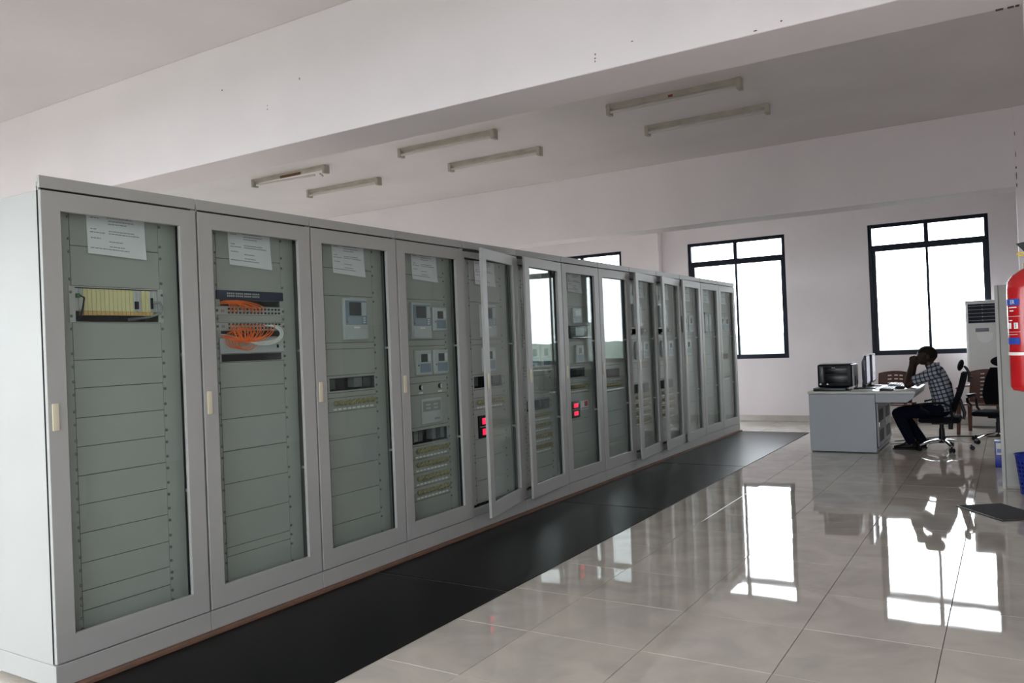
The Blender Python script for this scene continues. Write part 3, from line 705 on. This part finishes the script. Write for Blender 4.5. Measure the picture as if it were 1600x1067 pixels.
def phone(loc, rz, lab):
    t = thing('telephone', lab, 'telephone', loc, rz, 'desk telephones')
    MB().prism([(-.10, 0), (.10, 0), (.10, .025), (-.10, .065)], -.09, .09, 'y').build('base', BLACK, t, bevel=.006)
    MB().tube([(-.09, -.055, .085), (-.06, -.055, .095), (.04, -.055, .07), (.09, -.055, .05)], [.022, .013, .013, .022], 10).build('handset', BLACK, t)
    for r in range(4):
        for k in range(3): B(-.02+r*.025, -.003+r*.025, 0+k*.025, .016+k*.025, .045-r*.005, .052-r*.005).build('button', GREYC, t, bevel=.002)
phone((1.66, 9.52, ZT), .3, 'black desk telephone at the far end, behind the other telephone')
phone((1.62, 9.20, ZT), -.3, 'black desk telephone behind the printer')
rt_ = thing('router', 'small black aerial box beside the printer', 'router', (1.945, 8.70, ZT))
B(-.025, .025, -.07, .07, 0, .03).build('case', BLACK, rt_, bevel=.004)
MB().cyl((0, -.06, .03), (.0, -.06, .17), .007, .004, n=8).build('aerial', BLACK, rt_)
MB().cyl((0, .05, .03), (.0, .05, .12), .006, .004, n=8).build('aerial', BLACK, rt_)

# ------------------------------------------------------------------ office chairs
def office_chair(loc, rz, lab, arm_top=True):
    t = thing('office_chair', lab, 'chair', loc, rz, 'black office chairs')   # faces -x locally
    for k in range(5):
        a = math.radians(-68+72*k); d = Vector((math.cos(a), math.sin(a), 0))
        l = MB().tube([d*.03+Vector((0, 0, .115)), d*.16+Vector((0, 0, .105)), d*.30+Vector((0, 0, .068))], [(.018, .026), (.015, .022), (.011, .016)], 8).build('base_arm', CHROME, t)
        cst = MB()
        s = Vector((-d.y, d.x, 0))
        for sg in (-1, 1): cst.cyl(d*.31+s*(sg*.008)+Vector((0, 0, .027)), d*.31+s*(sg*.026)+Vector((0, 0, .027)), .0262, n=14)
        cst.cyl(d*.30+Vector((0, 0, .03)), d*.30+Vector((0, 0, .066)), .009, n=8)
        cst.build('caster', BLACK, l)
    MB().tube([(0, 0, .08), (0, 0, .135), (0, 0, .15), (0, 0, .25), (0, 0, .255), (0, 0, .35)], [.04, .04, .034, .03, .024, .022], 14).build('gas_column', BLACK, t)
    B(-.10, .13, -.09, .09, .305, .333).build('tilt_mechanism', BLACK, t, bevel=.008)
    MB().cyl((.10, -.10, .33), (.10, -.10, .255), .026, n=12).build('tension_knob', BLACK, t)
    MB().tube([(.0, .08, .345), (.02, .20, .34), (.02, .26, .35)], .007, 8).build('lever', BLACK, t)
    MB().box(-.23, .21, -.235, .235, .334, .394).build('seat', FABRIC, t, bevel=.026, seg=4)
    # backrest in frame
    bk = MB().tube([(.19, 0, .40), (.235, 0, .37), (.245, 0, .44), (.20, 0, .60)], [(.02, .03)]*4, 10).build('back_support', BLACK, t)
    V = []; F = []; n, mrow = 8, 10
    for j in range(mrow+1):
        tt = j/mrow; z = .46+.46*tt; xx = .14+.055*math.sin(tt*2.6)-.01+.13*tt*tt*.85
        hw = .215*(1-.35*tt**3)*(.78+.22*min(1, tt*4))
        for i in range(n+1):
            u = i/n*2-1; V.append((xx-.035*u*u, hw*u, z))
    for j in range(mrow):
        for i in range(n): k = j*(n+1)+i; F.append((k, k+1, k+n+2, k+n+1))
    N = len(V); V += [(a+.03, b_, c_) for a, b_, c_ in V]
    F2 = [tuple(i+N for i in f[::-1]) for f in F]
    edge = list(range(n+1))+[j*(n+1)+n for j in range(1, mrow+1)]+[mrow*(n+1)+i for i in range(n-1, -1, -1)]+[j*(n+1) for j in range(mrow-1, 0, -1)]
    F3 = [(edge[i], edge[(i+1) % len(edge)], edge[(i+1) % len(edge)]+N, edge[i]+N) for i in range(len(edge))]
    MB().add(V, F+F2+F3).build('backrest', FABRIC, t, smooth=50)
    hs = MB().tube([(.30, 0, .80), (.31, 0, .90), (.285, 0, .96), (.26, 0, .99)], [.013, .015, .015, .012], 10).build('headrest_arm', BLACK, t)
    MB().ell((.225, 0, 1.0), (.032, .13, .068), rot=Matrix.Rotation(math.radians(16), 3, 'Y')).build('headrest', FABRIC, t)
    MB().cyl((.30, -.02, .86), (.345, -.02, .855), .012, n=10).build('headrest_knob', BLACK, t)
    for s in (-1, 1):
        MB().tube([(.10, s*.23, .37), (.13, s*.275, .42), (.12, s*.285, .53), (.05, s*.285, .575), (-.12, s*.285, .575), (-.19, s*.28, .555), (-.185, s*.28, .51), (-.10, s*.275, .46)], [(.018, .014)]*8, 8).build('armrest', BLACK, t)
        if arm_top: B(-.15, .09, s*.285-.028, s*.285+.028, .585, .603).build('arm_pad', BLACK, t, bevel=.008)
    return t
office_chair((2.83, 8.94, 0), 0, 'black office chair with headrest under the seated man', False)
office_chair((3.40, 9.76, 0), math.radians(74), 'black office chair half hidden behind the grey cupboard')

# plastic chairs (face -y locally)
def plastic_chair(loc, rz, lab):
    t = thing('plastic_chair', lab, 'chair', loc, rz, 'brown plastic armchairs')
    nu, nv = 26, 26; hw = .23
    def P(u, v): # u -1..1, v 0..1
        z = .40+.46*v; return Vector((hw*u*(1.0-.05*v), .20+.07*v-.05*u*u, z-.03*u*u*v))
    slots = [(-.46, -.22), (-.10, .14), (.26, .50)]
    V = []; F = []
    for j in range(nv+1):
        for i in range(nu+1): V.append(P(i/nu*2-1, j/nv))
    for j in range(nv):
        for i in range(nu):
            u = (i+.5)/nu*2-1; v = (j+.5)/nv
            if any(a < u < b_ for a, b_ in slots) and .14 < v < .90 and (j % 3) == 1: continue
            k = j*(nu+1)+i; F.append((k, k+1, k+nu+2, k+nu+1))
    me = MB().add(V, F).mesh('backrest', BROWN, smooth=60)
    ob = put('backrest', me, t); md = ob.modifiers.new('thick', 'SOLIDIFY'); md.thickness = .014; md.offset = 0
    MB().box(-.23, .23, -.24, .20, .395, .415).build('seat', BROWN, t, bevel=.01, seg=3)
    for sx_ in (-1, 1):
        for sy in (-1, 1):
            x, y = sx_*.24, (-.24 if sy < 0 else .22)
            q = MB().prism([(x-.028, y-.025), (x+.028, y-.025), (x+.028, y+.025), (x-.028, y+.025)], 0, .42, 'z')
            for i_, v_ in enumerate(q.v):
                if v_[2] < .01: q.v[i_] = (v_[0]*1.06+(x-v_[0])*.35, v_[1]*1.08+(y-v_[1])*.35, 0)
            q.build('leg', BROWN, t, bevel=.005)
        MB().prism([(-.265, .40), (-.215, .40), (-.20, .62), (-.26, .63)], sx_*.24-.02, sx_*.24+.02, 'x').build('arm_post', BROWN, t, bevel=.006)
        MB().tube([(sx_*.245, -.26, .625), (sx_*.25, -.05, .64), (sx_*.24, .20, .63), (sx_*.215, .24, .66)], [(.012, .028)]*4, 10).build('armrest', BROWN, t)
plastic_chair((3.23, 10.72, 0), math.radians(-14), 'brown plastic armchair before the air conditioner')
plastic_chair((2.10, 10.62, 0), math.radians(-8), 'brown plastic armchair behind the monitors')

# ------------------------------------------------------------------ air conditioner
ac = thing('air_conditioner', 'white floor-standing air conditioner by the end wall', 'air conditioner', (3.02, 11.47, 0))
q = MB(); W = .46
MB().prism([(0, .03), (.03, 0), (W-.03, 0), (W, .03), (W, .30), (0, .30)], .02, 1.80, 'z').build('housing', ACW, ac, bevel=.006)
B(.0, W, .0, .30, 1.80, 1.825).build('top_cap', ACW, ac, bevel=.008)
B(.01, W-.01, .02, .28, 0, .02).build('base', GREYC, ac, smooth=0)
g = B(.035, W-.03, -.004, .006, 1.50, 1.775).build('grille', ACD, ac, bevel=.002, smooth=0)
for k in range(5):
    z = 1.535+.052*k; B(.035, W-.03, -.012, -.004, z, z+.006).build('louvre', mat('aircon_grey_louvre', (.30, .32, .36), .4), g, smooth=0)
    B(.21, .222, -.016, -.004, z-.006, z+.012).build('louvre_clip', mat('aircon_grey_louvre', (.30, .32, .36), .4), g, smooth=0)
B(.12, .29, -.003, .004, 1.375, 1.425).build('display_strip', mat('aircon_display', (.16, .18, .22), .3), ac, bevel=.002)
MB().prism([(.13, 1.36), (.34, 1.36), (.33, 1.28), (.29, 1.23), (.235, 1.21), (.18, 1.23), (.14, 1.28)], -.002, .004, 'y').build('logo_disc', mat('aircon_pale_badge', (.84, .84, .83), .4), ac, smooth=0)
B(.0, W, -.002, .004, .80, .806).build('seam', GREYC, ac, smooth=0); B(.0, W, -.002, .004, .735, .741).build('seam', GREYC, ac, smooth=0)
for k in range(7): B(.02, W-.02, -.003, .004, .17+.07*k, .185+.07*k).build('intake_slot', mat('aircon_intake_grey', (.16, .16, .15), .5), ac, smooth=0)

# ------------------------------------------------------------------ grey cupboard, bin, box, mat
cb = thing('cupboard', 'tall grey steel cupboard at the right edge', 'cupboard', (3.461, 6.43, 0))
B(0, .85, .006, .42, 0, 1.80).build('body', CUPB, cb, bevel=.003, smooth=0)
B(0, .026, -.012, .006, .0, 1.80).build('corner_post', mat('cupboard_pale_post', (.50, .50, .47), .45), cb, bevel=.002, smooth=0)
for a, b_ in ((.032, .436), (.44, .845)):
    d = B(a, b_, -.012, .005, .02, 1.795).build('door', CUPB, cb, bevel=.002, smooth=0)
    B((b_-.05) if a < .1 else (a+.03), (b_-.03) if a < .1 else (a+.05), -.03, -.012, .85, 1.0).build('handle', CHROME, d, bevel=.004)
# waste bin: perforated basket
bn = thing('waste_bin', 'blue plastic perforated waste basket beside the grey cupboard', 'waste bin', (3.70, 6.24, 0))
V = []; F = []; n, mrow = 48, 18
for j in range(mrow+1):
    r = .105+.035*j/mrow
    V += [(r*math.cos(2*math.pi*k/n), r*math.sin(2*math.pi*k/n), .012+.318*j/mrow) for k in range(n)]
for j in range(mrow):
    for k in range(n):
        if 2 <= j < mrow-2 and j % 2 == 0 and k % 2 == 0: continue
        F.append((j*n+k, j*n+(k+1) % n, (j+1)*n+(k+1) % n, (j+1)*n+k))
me = MB().add(V, F).mesh('basket', BLUEP, smooth=60); ob = put('basket', me, bn); md = ob.modifiers.new('thick', 'SOLIDIFY'); md.thickness = .003
MB().lathe([(.100, 0), (.107, .002), (.108, .014), (.04, .015)], n=32).build('base', BLUEP, bn)
MB().tube([(.142*math.cos(2*math.pi*k/32), .142*math.sin(2*math.pi*k/32), .333) for k in range(33)], .006, 8, cap=False).build('rim', BLUEP, bn)
bx = thing('carton', 'small blue and white carton on the floor behind the cupboard', 'carton', (3.388, 7.66, 0))
B(0, .11, 0, .16, 0, .27).build('box', BLUEP, bx, bevel=.003)
B(.012, .09, -.0015, .001, .13, .25).build('label_panel', WHITEL, bx, smooth=0)
B(.02, .08, -.0022, -.001, .15, .19).build('label_band', mat('pale_blue_print', (.2, .3, .65), .5), bx, smooth=0)
mt = thing('door_mat', 'dark grey floor mat in front of the cupboard', 'mat', (3.4615, 5.353, .0005), math.atan2(-.455, .31))
B(-.275, .275, -.178, .178, 0, .009).build('pile', MATM, mt, bevel=.004)
MB().ring(0, .008, -.28, .28, -.183, .183, -.275, .275, -.178, .178)
q = MB()
for a in ((-.285, .285, -.188, -.179), (-.285, .285, .179, .188), (-.285, -.276, -.179, .179), (.276, .285, -.179, .179)): q.box(a[0], a[1], a[2], a[3], 0, .006)
q.build('border', BLACK, mt, smooth=0)
tag(MB().tube([(2.24, 9.60, .006), (2.5, 9.9, .006), (2.7, 10.15, .006), (2.95, 10.30, .006), (3.3, 10.36, .006), (3.62, 10.38, .006)], .006, 6).build('floor_cable', BLACK), 'dark cable running across the floor behind the office chair', 'cable')
tag(MB().tube([(2.22, 9.3, .006), (2.4, 9.45, .006), (2.6, 9.42, .006), (2.72, 9.55, .006), (2.85, 9.9, .006)], .005, 6).build('floor_cable', GREYC), 'grey cable curling on the floor by the man\'s shoes', 'cable')

# ------------------------------------------------------------------ fire extinguisher on the near column
ex = thing('fire_extinguisher', 'red fire extinguisher hanging on the column at the right edge', 'fire extinguisher', (3.648, 1.80, 1.175))
R_ = .083
MB().lathe([(.05, 0), (.075, .006), (R_-.001, .02), (R_, .035), (R_, .40), (R_*.95, .428), (R_*.75, .452), (R_*.45, .47), (.022, .478), (.020, .495)], n=40).build('cylinder', RED, ex)
MB().lathe([(.021, .478), (.024, .482), (.024, .497), (.016, .50), (.016, .522), (.012, .526)], n=20).build('valve', BRASS, ex)
MB().lathe([(R_+.0008, .142), (R_+.0016, .143), (R_+.0016, .153), (R_+.0008, .154)], n=40).build('strap', WHITEL, ex)
MB().prism([(-.022, .520), (.03, .515), (.11, .545), (.115, .558), (.0, .532)], -.009, .009, 'y').build('lever', BLACK, ex, bevel=.003)
MB().prism([(-.045, .575), (-.012, .535), (.04, .535), (.10, .60), (.09, .61), (.0, .582)], -.010, .010, 'y').build('handle', BLACK, ex, bevel=.003)
MB().tube([(-.012, -.012, .528), (-.035, -.012, .527), (-.044, -.012, .533), (-.036, -.012, .539), (-.02, -.012, .536)], .003, 8).build('safety_pin', YELLOW, ex)
MB().tube([(.016, 0, .52), (.06, .0, .53), (.10, 0, .48), (.105, 0, .3), (.10, 0, .1)], .009, 10).build('hose', BLACK, ex)
B(-.03, .03, R_-.002, .104, .25, .30).build('wall_bracket', BLACK, ex, bevel=.002)
def wrap(name, m_, a0, a1, z0, z1, dr=.0006, par=ex, n=10):   # patch on the cylinder between angles (deg)
    V = []; F = []
    for i in range(n+1):
        a = math.radians(a0+(a1-a0)*i/n)
        for z in (z0, z1): V.append(((R_+dr)*math.cos(a), (R_+dr)*math.sin(a), z))
    for i in range(n): F.append((2*i, 2*i+2, 2*i+3, 2*i+1))
    N = len(V); V += [(x*(1+.0008/R_), y*(1+.0008/R_), z) for x, y, z in V]
    F += [tuple(k+N for k in f[::-1]) for f in F]
    return MB().add(V, F).build(name, m_, par)
# camera sees angles around -90 (towards -y); left in view is towards -x (180..)
bl = wrap('blue_name_band', BLUEL, 170, 240, .335, .360)
wrap('blue_name_band', BLUEL, 165, 238, .185, .210)
def cyl_text(txt, a0, z, size, m_, dr=.002, step=None):
    cu = bpy.data.curves.new('lettering', 'FONT'); cu.body = txt; cu.size = size; cu.extrude = 0
    t = bpy.data.objects.new('lettering', cu); COL.objects.link(t)
    dg = bpy.context.evaluated_depsgraph_get(); me = bpy.data.meshes.new_from_object(t.evaluated_get(dg)); bpy.data.objects.remove(t)
    bm = bmesh.new(); bm.from_mesh(me); bmesh.ops.subdivide_edges(bm, edges=bm.edges[:], cuts=2)
    for v in bm.verts:
        a = math.radians(a0)+v.co.x/R_; v.co = Vector(((R_+dr)*math.cos(a), (R_+dr)*math.sin(a), z+v.co.y))
    bm.to_mesh(me); bm.free(); me.materials.append(m_); return put('lettering', me, ex)
cyl_text('ER', 211, .3405, .021, WHITEL)
for k, (z, a0, a1) in enumerate(((.325, 205, 232), (.312, 208, 222), (.292, 180, 240), (.275, 204, 216), (.232, 180, 240), (.222, 190, 232))): wrap('print_line', WHITEL, a0, a1, z, z+(.001 if a1-a0 > 30 else .004), n=6)
wrap('pictogram', WHITEL, 222, 234, .245, .268, n=4); wrap('pictogram', WHITEL, 200, 212, .245, .268, n=4)
wrap('pictogram_mark', INK, 226, 229, .248, .265, .0018, n=2)
V = [(-.05, .20), (.05, .20), (.05, .31), (.02, .335), (-.02, .335), (-.05, .31)]
tg = MB().prism([(x, z) for x, z in V], -.0006, .0006, 'y').build('inspection_tag', WHITEL, ex, loc=(.025, -R_-.006, 0), smooth=0)
k = MB()
for r in range(6): k.box(-.04, .04, -.0012, -.0007, .215+.015*r, .2162+.015*r)
k.build('tag_lines', mat('tag_blue_ink', (.1, .2, .5), .6), tg, smooth=0)

# ------------------------------------------------------------------ seated man (faces -x)
def remeshed(name, mb, m_, parent, vox=.006, sm=4, smit=.6):
    ob = put(name, mb.mesh(name, m_, smooth=0), parent)
    r = ob.modifiers.new('remesh', 'REMESH'); r.mode = 'VOXEL'; r.voxel_size = vox; r.use_smooth_shade = True
    s = ob.modifiers.new('smooth', 'SMOOTH'); s.factor = smit; s.iterations = sm
    dg = bpy.context.evaluated_depsgraph_get(); me = bpy.data.meshes.new_from_object(ob.evaluated_get(dg))
    ob.modifiers.clear(); ob.data = me; me.shade_smooth()
    if not me.materials: me.materials.append(m_)
    return ob
PO = Vector((2.70, 8.94, 0))
man = thing('person', 'man in checked shirt and dark trousers seated at the desk, hands at his mouth', 'person', PO)
def L(x, y, z): return Vector((x-PO.x, y, z))
NP = 14
b = MB()
def limb(q, pts, rad, n=NP):
    q.tube(pts, rad, n)
    for p, r in zip(pts, rad):
        rr = r if not isinstance(r, tuple) else min(r)
        q.ell(p, (rr, rr, rr), 12, 8)
# torso core, neck
limb(b, [L(2.83, 0, .49), L(2.845, 0, .62), L(2.825, 0, .76), L(2.775, 0, .90)], [(.11, .15), (.10, .135), (.105, .15), (.09, .16)])
limb(b, [L(2.765, 0, .93), L(2.735, 0, 1.00), L(2.715, 0, 1.06)], [.058, .052, .052])
# head: cranium, jaw, nose, lips, brow, ears
rotY = Matrix.Rotation(math.radians(-14), 3, 'Y')
b.ell(L(2.706, 0, 1.130), (.110, .080, .104), 24, 18, rotY)
b.ell(L(2.660, 0, 1.078), (.066, .060, .066), 18, 14, rotY)
b.ell(L(2.640, 0, 1.050), (.034, .040, .026), 14, 10)
b.ell(L(2.628, 0, 1.145), (.020, .055, .016), 14, 10)
b.tube([L(2.618, 0, 1.135), L(2.592, 0, 1.100), L(2.605, 0, 1.088)], [.010, .015, .012], 10); b.ell(L(2.594, 0, 1.100), (.013, .019, .012), 10, 8)
b.ell(L(2.608, 0, 1.072), (.014, .026, .008), 10, 8); b.ell(L(2.611, 0, 1.058), (.014, .024, .008), 10, 8)
for s in (-1, 1): b.ell(L(2.722, s*.083, 1.108), (.020, .010, .032), 12, 10, Matrix.Rotation(math.radians(-10), 3, 'Y'))
# arms
arms = {}
for s in (-1, 1):
    sh = L(2.77, s*.185, .925); el = L(2.50, s*.155, .782); wr = L(2.535 if s < 0 else 2.562, s*.05, 1.005 if s < 0 else .992)
    limb(b, [sh, (sh+el)/2+Vector((0, 0, .004)), el], [.056, .048, .041]); limb(b, [el, el.lerp(wr, .35)+Vector((-.004, 0, 0)), wr], [.042, .040, .027])
    # hand: palm and five fingers curled in front of the mouth
    pc = wr+Vector((.012, -s*.012, .045))
    b.tube([wr, pc, pc+Vector((.016, -s*.010, .032))], [(.026, .020), (.036, .018), (.034, .015)], 12)
    for k in range(4):
        base = pc+Vector((-.026+.018*k, -s*.010, .030+.004*(k in (1, 2))))
        ln = (.026, .031, .033, .028)[k]
        m1 = base+Vector((.004, -s*.010, ln)); m2 = m1+Vector((.016, -s*.022, .006)); m3 = m2+Vector((.012, -s*.010, -.016))
        limb(b, [base, m1, m2, m3], [.0092, .0086, .0080, .0072], 8)
    tb = pc+Vector((.026, s*.002, -.014)); limb(b, [tb, tb+Vector((.022, -s*.008, .020)), tb+Vector((.034, -s*.016, .042))], [.0125, .0105, .0088], 8)
# legs
leg_pts = {}
for s in (-1, 1):
    hip = L(2.83, s*.085, .485); kn = L(2.372+.012*(s > 0), s*.115, .435); an = L(2.50 if s < 0 else 2.60, s*.10, .105)
    leg_pts[s] = (hip, kn, an)
    limb(b, [hip, hip.lerp(kn, .5), kn], [.082, .072, .056]); limb(b, [kn, kn.lerp(an, .35), an], [.055, .054, .036])
    limb(b, [an, an+Vector((-.06, 0, -.05)), an+Vector((-.13, 0, -.07))], [.034, .032, .02])
remeshed('body', b, SKIN, man, .0055, 3, .5)
# hair cap
hq = MB(); hq.ell(L(2.708, 0, 1.132), (.1105, .0808, .1045), 28, 20, rotY)
keep = MB(); fl = []
for f in hq.f:
    c_ = sum((hq.v[i] if isinstance(hq.v[i], Vector) else Vector(hq.v[i]) for i in f), Vector())/len(f)
    rel = c_-L(2.706, 0, 1.130)
    if rel.z > .035 or (rel.x > -.01 and rel.z > -.03) : fl.append(f)
keep.v = hq.v; keep.f = fl
ho = keep.build('hair', HAIR, man, smooth=80); md = ho.modifiers.new('thick', 'SOLIDIFY'); md.thickness = .0025; md.offset = 0
for s in (-1, 1):
    MB().ell(L(2.634, s*.032, 1.122), (.011, .013, .010), 12, 8).build('eye', mat('eye_white', (.5, .47, .44), .3), man)
# shirt
q = MB()
limb(q, [L(2.855, 0, .465), L(2.86, 0, .60), L(2.835, 0, .76), L(2.795, 0, .905), L(2.775, 0, .97)], [(.125, .175), (.118, .16), (.125, .175), (.105, .20), (.072, .12)])
q.tube([L(2.775, 0, .96), L(2.757, 0, 1.01)], [.068, .064], 16)
q.tube([L(2.80, 0, .55), L(2.79, 0, .44)], [(.11, .165), (.125, .17)], 16)
for s in (-1, 1):
    sh = L(2.78, s*.19, .925); el = L(2.50, s*.155, .782)
    limb(q, [sh, sh.lerp(el, .35), sh.lerp(el, .60)], [.072, .066, .064]); q.tube([sh.lerp(el, .55), sh.lerp(el, .74)], [.064, .072], 14)
remeshed('checked_shirt', q, PLAID, man, .007, 4, .5)
MB().tube([L(2.765+.066*math.cos(a), .064*math.sin(a), 1.005+.022*math.cos(a)) for a in [2*math.pi*k/20 for k in range(21)]], [(.016, .006)]*21, 8).build('collar', PLAID, man)
q = MB()
for s in (-1, 1):
    hip, kn, an = leg_pts[s]
    limb(q, [hip, hip.lerp(kn, .5), kn], [.098, .084, .066]); limb(q, [kn, kn.lerp(an, .4), an+Vector((.0, 0, .0))], [.066, .066, .055])
limb(q, [L(2.84, -.06, .50), L(2.84, .06, .50)], [.115, .115])
remeshed('trousers', q, JEANS, man, .007, 4, .5)
for s in (-1, 1):
    hip, kn, an = leg_pts[s]; c0 = Vector((an.x, an.y, 0))
    q = MB(); q.tube([c0+Vector((.055, 0, .035)), c0+Vector((.03, 0, .04)), c0+Vector((-.05, 0, .042)), c0+Vector((-.13, 0, .032)), c0+Vector((-.185, 0, .026))], [(.028, .028), (.034, .036), (.038, .042), (.028, .044), (.018, .026)], 14)
    q.tube([c0+Vector((.01, 0, .05)), c0+Vector((.005, 0, .10))], [.042, .040], 14)
    sh = remeshed('shoe', q, SHOE, man, .006, 3, .5)
    P = [(c0.x+.062, c0.y-.030), (c0.x+.062, c0.y+.030), (c0.x-.06, c0.y+.042), (c0.x-.15, c0.y+.044), (c0.x-.20, c0.y+.02), (c0.x-.20, c0.y-.02), (c0.x-.15, c0.y-.044), (c0.x-.06, c0.y-.042)]
    MB().prism(P, .0005, .016, 'z').build('sole', BLACK, sh, bevel=.003)

# ------------------------------------------------------------------ treetops outside
V = []; F = []; n = 120; S = 420.
rr = random.Random(11)
from mathutils import noise
for j in range(n+1):
    for i in range(n+1):
        u, v = i/n*2-1, j/n*2-1; x = S*u*abs(u)**.6; y = S*v*abs(v)**.6
        d = math.hypot(x, y)
        h = noise.noise((x*.09, y*.09, 0))*2.2+noise.noise((x*.02, y*.02, 4))*2.5+noise.noise((x*.3, y*.3, 9))*.8
        V.append((x, y, -6.5+(h if d > 22 else -2)+min(d, 110)*.064))
for j in range(n):
    for i in range(n): k = j*(n+1)+i; F.append((k, k+1, k+n+2, k+n+1))
tag(MB().add(V, F).build('tree_canopy', LEAF, smooth=60), 'hazy green treetops outside the windows', kind='stuff')
